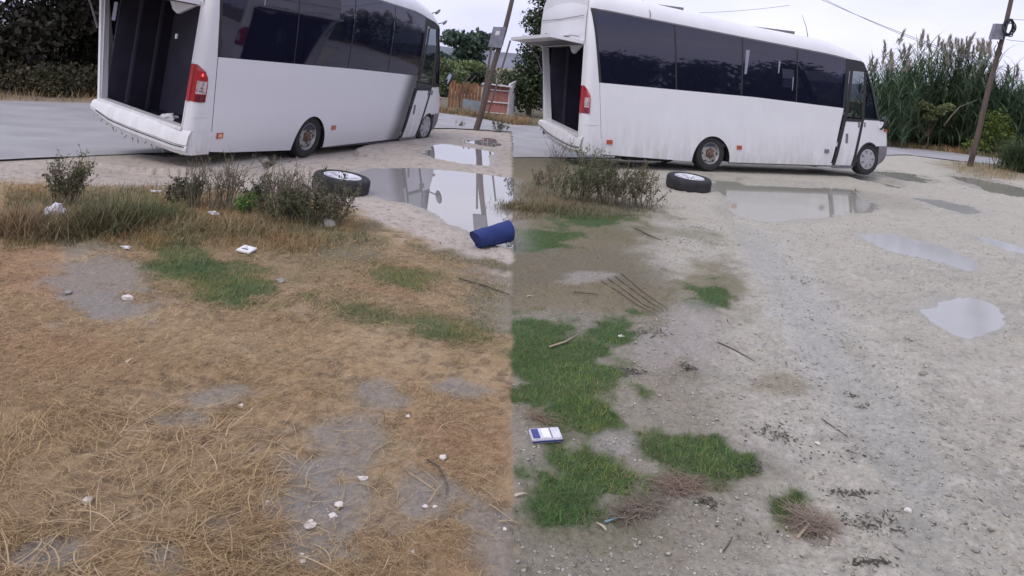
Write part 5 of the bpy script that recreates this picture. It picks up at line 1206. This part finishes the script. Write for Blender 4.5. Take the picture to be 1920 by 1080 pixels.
def stick(pts, r, m, label, cat='stick', nm='stick'):
    P = [Vector((*g(*p), 0)) for p in pts]
    for p in P: p.z = zg(p.x, p.y)+r*1.2+.007
    return tag(MB().tube(P, [r]*(len(P)-1)+[r*.5], 5).build(nm, m, None, True), label, cat)
for k, (o_, lb) in enumerate([(0, 'topmost'), (1, 'second'), (2, 'third'), (3, 'lowest')]):
    stick([(1126+o_*13, 533-o_*5), (1160+o_*12, 552-o_*4), (1195+o_*11, 571-o_*4+(o_ % 2)*2), (1228+o_*8, 590-o_*3)], .0035, M['twig'], lb+' of the four parallel dark rut lines, laid as stalks on the right soil', 'stalk', 'stalk')  # dark stalks made up to draw the tyre ruts in the soil
stick([(800, 868), (822, 880), (838, 915), (836, 935)], .0035, M['twig'], 'dark curved stalk arching over the lower straw')
stick([(735, 832), (700, 850), (680, 880)], .002, M['paletwig'], 'thin pale stalk beside the grey bare patch')
stick([(462, 868), (478, 850), (504, 832)], .0028, M['paletwig'], 'pale straight stalk pointing up-right in the near straw')
stick([(455, 858), (472, 842), (488, 832)], .0024, M['paletwig'], 'second pale stalk parallel to the first one')
stick([(860, 525), (910, 540), (955, 556)], .006, M['twig'], 'long dark root at the right border of the straw field')
stick([(555, 425), (585, 415), (618, 408)], .005, M['paletwig'], 'pale bent stick lying before the dense dark weed')
stick([(522, 410), (545, 417)], .012, M['paletwig'], 'short thick pale stick in the left weed row')
stick([(262, 437), (300, 425), (330, 410)], .004, M['paletwig'], 'thin pale stick in the left grass tufts')
stick([(965, 390), (985, 388), (1003, 390)], .014, M['paletwig'], 'thick pale stick at the border below the second weed row')
stick([(1190, 430), (1215, 440), (1240, 452)], .006, M['twig'], 'dark bent twig under the brown seeding weed')
stick([(1075, 555), (1120, 560)], .005, M['twig'], 'short dark twig on the brownish soil')
stick([(1030, 652), (1060, 642), (1085, 628)], .005, M['paletwig'], 'pale stalk lying across the large green patch')
stick([(1345, 640), (1380, 655), (1415, 680)], .004, M['twig'], 'dark slanting stalk on the mud beyond the green patches')
stick([(1355, 1040), (1365, 1025), (1373, 1008)], .0025, M['twig'], 'thin upright-looking dark stalk on the near mud')
stick([(1495, 1012), (1515, 990), (1528, 968)], .005, M['paletwig'], 'pale stick across the small dry tuft')
stick([(1540, 785), (1570, 805), (1590, 820)], .0025, M['twig'], 'thin dark root on the mid mud')
M['bluestick'] = mat('blue_grey_plastic', (.16, .24, .30), .5)
stick([(1134, 984), (1157, 976)], .006, M['bluestick'], 'short blue-grey plastic stick at the end of the root trail', 'stick', 'plastic_stick')
# stones
M['stone'] = mat('white_stone', (.62, .58, .54), .85, var=.12, vscale=40, bump=.4)
M['stoneg'] = mat('grey_stone', (.26, .25, .23), .85, var=.25, vscale=30, bump=.4)
def stone(px, py, w, h, m, label, seed, flat=.55):
    x_, y_ = g(px, py); r = w/F_*y_/2
    o = blob('stone', (x_, y_, zg(x_, y_)+r*flat*.6), r, m, (1, h/w*1.3, flat), 2, .3, seed); tag(o, label, 'stone'); return o
for i, (px, py, w, h, mm, lb) in enumerate([(163, 941, 18, 16, 'stone', 'round white stone in the near left straw'), (581, 986, 22, 16, 'stone', 'largest white stone on the near grey bare patch'), (623, 971, 18, 11, 'stone', 'flat white stone up-right of the largest one'),
    (636, 949, 20, 8, 'stone', 'irregular white stone chip above the flat one'), (500, 942, 13, 8, 'stone', 'white stone at the upper left rim of the bare patch'), (680, 901, 18, 6, 'stone', 'long thin white stone chip above the bare patch'),
    (453, 750, 12, 9, 'stone', 'small white stone beside the hollow in the straw'), (765, 779, 8, 7, 'stone', 'tiny white stone right of the middle grey patch'), (797, 951, 10, 6, 'stone', 'white stone on the small right bare patch'),
    (815, 953, 9, 7, 'stone', 'second white stone on the small right bare patch'), (932, 991, 8, 6, 'stone', 'tiny white stone near the field border'), (946, 994, 8, 7, 'stone', 'tiny white stone next to the border, right one of two'),
    (565, 1042, 12, 6, 'stone', 'flat white stone near the bottom edge'), (567, 1054, 12, 8, 'stone', 'lowest white stone near the bottom edge'), (775, 1035, 11, 9, 'stone', 'pinkish white stone near the bottom in the straw'),
    (239, 562, 22, 9, 'stone', 'pale flat stone on the upper left bare patch'), (128, 548, 11, 14, 'stoneg', 'grey-green stone left of the upper bare patch'), (830, 860, 16, 10, 'stone', 'pale crumbled stone in the reddish straw'),
    (525, 530, 18, 14, 'stoneg', 'grey stone at the right end of the left green patch'), (615, 430, 34, 24, 'stoneg', 'large grey-pink stone at the foot of the dense dark weed'),
    (1165, 630, 12, 6, 'stone', 'white chip on the edge of the large green patch'), (1548, 667, 9, 7, 'stoneg', 'dark pebble on the open mud, left of two'), (1609, 703, 10, 7, 'stoneg', 'dark pebble on the open mud, right of two'),
    (1770, 823, 11, 6, 'stoneg', 'dark pebble in the right middle mud'), (1814, 836, 11, 8, 'stoneg', 'darker pebble right below the other one'), (1533, 829, 9, 7, 'stone', 'white pebble on the mid mud'), (1703, 957, 14, 8, 'stone', 'white chip in the near right mud'),
    (1687, 1026, 14, 12, 'stoneg', 'reddish dark pebble near the bottom right'), (1830, 1027, 16, 9, 'stoneg', 'half-buried grey stone in the lower right'), (1731, 706, 18, 6, 'stoneg', 'flat grey stone on the open mud'), (1886, 962, 12, 9, 'stoneg', 'grey pebble near the right edge')]):
    stone(px, py, w, h, M[mm], lb, i)
# many small pebbles
def pebbles(name, label, X, Y, s0, s1, c0, c1):
    n = len(X); Z = height(X[None, :], Y[None, :], True)[0]
    base = np.array([(1, 0, 0), (-1, 0, 0), (0, 1, 0), (0, -1, 0), (0, 0, 1), (0, 0, -.6), (.62, .62, .5), (-.62, -.6, .45)], float)
    Fp = np.array([(4, 0, 6), (4, 6, 2), (6, 0, 2), (4, 2, 1), (4, 1, 7), (1, 3, 7), (4, 7, 3), (4, 3, 0), (0, 3, 5), (0, 5, 2), (2, 5, 1), (1, 5, 3)])
    s_ = s0*(s1/s0)**(rng.uniform(0, 1, n)**2.2); a_ = rng.uniform(0, 6.28, n); B = base[None]*rng.uniform(.7, 1.3, (n, 8, 1))*s_[:, None, None]*np.stack([np.ones(n), rng.uniform(.5, 1, n), rng.uniform(.3, .6, n)], -1)[:, None, :]
    x_ = B[..., 0]*np.cos(a_)[:, None]-B[..., 1]*np.sin(a_)[:, None]; y_ = B[..., 0]*np.sin(a_)[:, None]+B[..., 1]*np.cos(a_)[:, None]
    V = np.stack([x_+X[:, None], y_+Y[:, None], B[..., 2]+Z[:, None]+.001], -1).reshape(-1, 3)
    Fa = (Fp[None]+(np.arange(n)*8)[:, None, None]).reshape(-1, 3); cc = np.repeat(lerpc(c0, c1, n), 8, 0)
    return tag(npmesh(name, V, Fa, M['grit'], col=cc), label, kind='stuff')
M['grit'] = mat('gravel_grit', (.4, .4, .4), .85, attr=True)
dry = lambda x, y: np.min([polysd(x, y, P) for P in PUDW.values()], axis=0) > .12
X, Y = sample(42000, 1.9, 17, 1, .7); k = dry(X, Y) & (polysd(X, Y, ROAD) > .15) & (fbm(X, Y, 1.2, 3, 12) > .36); X, Y = pick(X[k], Y[k], lambda c, w, x, y: (c[:, 1] < c[:, 0]*1.0) & (c[:, 0] > .2)); k = slice(None); pebbles('gravel', 'small stones and grit trodden into the right mud', X[k], Y[k], .0020, .013, (.22, .205, .175), (.46, .44, .38))
X, Y = sample(9000, 4.8, 17, 0, .8); k = dry(X, Y) & (polysd(X, Y, ROAD) > .15); X, Y = X[k], Y[k]; X, Y = pick(X, Y, lambda c, w, x, y: c[:, 0] > .36); pebbles('gravel', 'small stones on the pale gravel by the nearer minibus', X, Y, .003, .016, (.30, .26, .22), (.6, .54, .48))
X, Y = sample(4000, 1.9, 4.5, 0, 1); X, Y = pick(X, Y, lambda c, w, x, y: (c[:, 0] < .23) & (c[:, 2] > .12)); pebbles('chips', 'tiny pale chips on the bare patches of the straw field', X, Y, .0018, .007, (.3, .27, .25), (.66, .62, .58))
# ------------------------------------------------------------------ spare wheels
def spare(px, pyf, r, th, label, tilt=(0, 0)):
    x_, y_ = g(px, pyf); y_ += r*.97; x_ *= y_/(y_-r*.97)
    root = empty('spare_wheel', (x_, y_, zg(x_, y_)-.012)); tag(root, label, 'spare wheel', 'spare wheels lying on the ground'); root.rotation_euler = (tilt[0], tilt[1], random.uniform(0, 1))
    prof = [(r*.66, .02), (r*.8, .0), (r*.93, .005), (r*.985, .03), (r, .06), (r, th-.05), (r*.985, th-.02), (r*.93, th-.002), (r*.82, th+.006), (r*.72, th+.002), (r*.66, th-.015)]
    mb = MB(); mb.lathe(prof, (0, 0, 0), 'z', 56); ty = mb.build('tyre', M['dusty_tyre'], root, True, 40)
    gr = MB()
    for z_ in (.07, .10, .13): gr.lathe([(r+.0012, z_-.004), (r+.0012, z_+.004)], (0, 0, 0), 'z', 56)
    tag(gr.build('tread_groove', M['black'], ty, True), kind='stuff')
    mb = MB(); mb.lathe([(r*.67, th-.018), (r*.66, th-.004), (r*.63, th-.006), (r*.61, th-.03), (r*.60, th-.10)], (0, 0, 0), 'z', 48); rm = mb.build('rim', M['alloy'], root, True, 40)
    mb = MB(); mb.lathe([(.0001, th-.12), (r*.60, th-.12)], (0, 0, 0), 'z', 40); mb.build('rim_well', M['grey'], rm)
    mb = MB(); mb.lathe([(r*.2, th-.09), (r*.2, th-.035), (r*.15, th-.028), (.0001, th-.028)], (0, 0, 0), 'z', 20); mb.build('hub_cap', M['alloy'], rm, True, 30)
    for k in range(6):
        a_ = k*math.pi/3; ca, sa = math.cos(a_), math.sin(a_); mb = MB(); V = []
        for rr, hw, z0, z1 in ((r*.14, .026, th-.09, th-.036), (r*.40, .030, th-.09, th-.022), (r*.615, .045, th-.09, th-.012)):
            for w_ in (-hw, hw):
                for z_ in (z0, z1): V.append((rr*ca-w_*sa, rr*sa+w_*ca, z_))
        mb.add(V, [(0, 1, 3, 2)]+[(4*i+a2, 4*i+b2, 4*i+4+b2, 4*i+4+a2) for i in (0, 1) for a2, b2 in ((1, 3), (3, 2), (2, 0), (0, 1))]+[(8, 9, 11, 10)]); mb.build('spoke', M['alloy'], rm, False)
    for k in range(5):
        a_ = k*1.2566; mb = MB(); mb.lathe([(.011, th-.03), (.011, th-.024), (.0001, th-.024)], (r*.11*math.cos(a_), r*.11*math.sin(a_), 0), 'z', 6); mb.build('bolt_hole', M['black'], rm)
    return root
spare(636, 369, .325, .20, 'spare wheel lying flat left of the bright puddle, weeds in front of it', (R(5), R(3)))
spare(1289, 360, .335, .20, 'spare wheel lying flat at the left end of the big muddy puddle', (R(4.5), R(1)))
# ------------------------------------------------------------------ blue sleeve, litter
M['blue'] = mat('blue_fabric', (.018, .035, .155), .85, var=.12, vscale=6, bump=.5, bscale=18)
M['bluein'] = mat('blue_fabric_inside', (.01, .015, .05), .95)
A = at(893, 449, 6.48); B = at(953, 434, 6.78)
A.x += .0; mb = MB(); n_ = 12; pts = [A.lerp(B, k/n_) for k in range(n_+1)]
ax = (B-A).normalized(); e1 = ax.cross(Vector((0, 0, 1))).normalized(); e2 = e1.cross(ax); V = []; K = 28
for k, c_ in enumerate(pts):
    rr = .080+.019*k/n_
    for j in range(K):
        a_ = 2*math.pi*j/K; w_ = 1+.035*math.sin(3*a_+k*.8)+.02*math.sin(5*a_-k*1.1); V.append(c_+(e1*math.cos(a_)*.85+e2*math.sin(a_))*rr*w_+(ax*(-.05*math.sin(a_)) if k == 0 else Vector()))
Fa = [(k*K+j, k*K+(j+1) % K, (k+1)*K+(j+1) % K, (k+1)*K+j) for k in range(n_) for j in range(K)]
Fa.append(tuple(n_*K+j for j in range(K)))
mb.add(V, Fa); sl_ = mb.build('blue_sleeve', M['blue'], None, True, 50); tag(sl_, 'dark blue fabric sleeve lying at the near edge of the bright puddle', 'sleeve')
mb = MB(); V = [tuple(V[j]*.96+A*.04+ax*.004) for j in range(K)]; mb.add(V, [tuple(range(K))]); mb.build('lining', M['blue'], sl_)
# silver packet
def onground(px, py): x_, y_ = g(px, py); return Vector((x_, y_, zg(x_, y_)))
M['foil'] = mat('silver_packet', (.62, .62, .68), .35, metal=.3, var=.15, vscale=30, bump=.4, bscale=60)
M['packblue'] = mat('packet_blue_print', (.04, .05, .20), .5)
M['packwhite'] = mat('packet_white_print', (.75, .75, .75), .5)
c_ = onground(1022, 826); pk = empty('flat_packet', c_+Vector((0, 0, .016))); tag(pk, 'small silver packet with blue and white print between the green patches', 'packet'); pk.rotation_euler = (R(8), R(-3), R(12))
k_ = c_.y/F_; hw = 29*k_; hd = 17*k_
import bmesh
def bev(name, x0, x1, y0, y1, z0, z1, m, parent, r=.004):
    bm = bmesh.new(); bmesh.ops.create_cube(bm, size=1)
    for v_ in bm.verts: v_.co = Vector(((x0+x1)/2+v_.co.x*(x1-x0), (y0+y1)/2+v_.co.y*(y1-y0), (z0+z1)/2+v_.co.z*(z1-z0)))
    bmesh.ops.bevel(bm, geom=bm.edges[:], offset=r, segments=2, affect='EDGES'); me = bpy.data.meshes.new(name); bm.to_mesh(me); bm.free(); me.materials.append(m)
    o = bpy.data.objects.new(name, me); C.objects.link(o)
    if parent: o.parent = parent
    return o
bev('pack', -hw, hw, -hd, hd, -.012, .010, M['foil'], pk); bev('blue_label', -hw*.92, -hw*.45, -hd*.8, hd*.8, .0102, .0115, M['packblue'], pk, .0003)
bev('window_label', -hw*.25, hw*.25, -hd*.75, hd*.8, .0102, .0115, M['packwhite'], pk, .0003); bev('dark_strip', hw*.3, hw*.36, -hd*.9, hd*.9, .0102, .0118, M['grey'], pk, .0003)
bev('side_band', -hw*.98, hw*.98, -hd-.001, -hd+.001, -.006, .002, M['packblue'], pk, .0003)
c_ = onground(462, 474); o = bev('white_card', -.055, .055, -.06, .06, 0, .016, M['packwhite'], None, .003); o.location = c_+Vector((0, 0, .012)); o.rotation_euler = (R(4), R(5), R(-10)); tag(o, 'small white carton flattened in the straw below the weed row', 'carton')
q = bev('print_mark', -.03, .02, -.03, -.005, .0162, .017, M['grey'], o, .0002)
o = blob('plastic_bag', onground(100, 428)+Vector((0, 0, .05)), .075, M['bag'], (1, .9, 1.1), 3, .45, 9); tag(o, 'crumpled white plastic bag caught in the left weed row', 'bag')
o = blob('paper_scrap', onground(398, 420)+Vector((0, 0, .05)), .03, M['bag'], (1.3, .9, .5), 2, .5, 4); tag(o, 'small white paper scrap in the middle of the left weeds', 'scrap')
o = blob('paper_scrap', onground(292, 372)+Vector((0, 0, .02)), .03, M['bag'], (1.5, .9, .4), 2, .5, 5); tag(o, 'white scrap at the back of the left weed row', 'scrap')
o = blob('paper_scrap', onground(235, 470)+Vector((0, 0, .01)), .025, M['bag'], (1.6, .9, .4), 2, .5, 6); tag(o, 'pinkish white scrap at the left end of the upper green patch', 'scrap')
o = blob('foil_scrap', onground(605, 410)+Vector((0, 0, .07)), .04, M['boxgrey'], (1.5, .9, .5), 2, .5, 7); tag(o, 'crumpled grey foil in the dense dark weed', 'scrap')
o = blob('red_scrap', onground(154, 748)+Vector((0, 0, .006)), .010, M['darkred'], (1, 1, .6), 2, .4, 8); tag(o, 'tiny dark red scrap in the left straw', 'scrap')
M['dryleaf'] = mat('dry_pale_leaf', (.45, .38, .30), .8, var=.15)
for (px, py, a_, lb) in ((1563, 1023, 1.2, 'pale dry leaf below the small dry tuft'), (988, 555, .4, 'pale curled leaf near the border on the right'), (236, 682, 1.3, 'pale forked leaf standing in the left straw'), (965, 932, .3, 'white curled leaf at the field border'), (1138, 995, 2.4, 'pale leaf beside the blue-grey stick')):
    c_ = onground(px, py); V, Fa, cc = blades(np.array([[0, 0, 0.]]), np.array([a_]), np.array([.05]), np.array([.35]), np.array([-.35]), np.array([.016]), np.ones((1, 3)), 5)
    V[:, :] *= 1; o = npmesh('dry_leaf', V, Fa, M['dryleaf']); o.location = c_+Vector((0, 0, .006)); tag(o, lb, 'leaf')
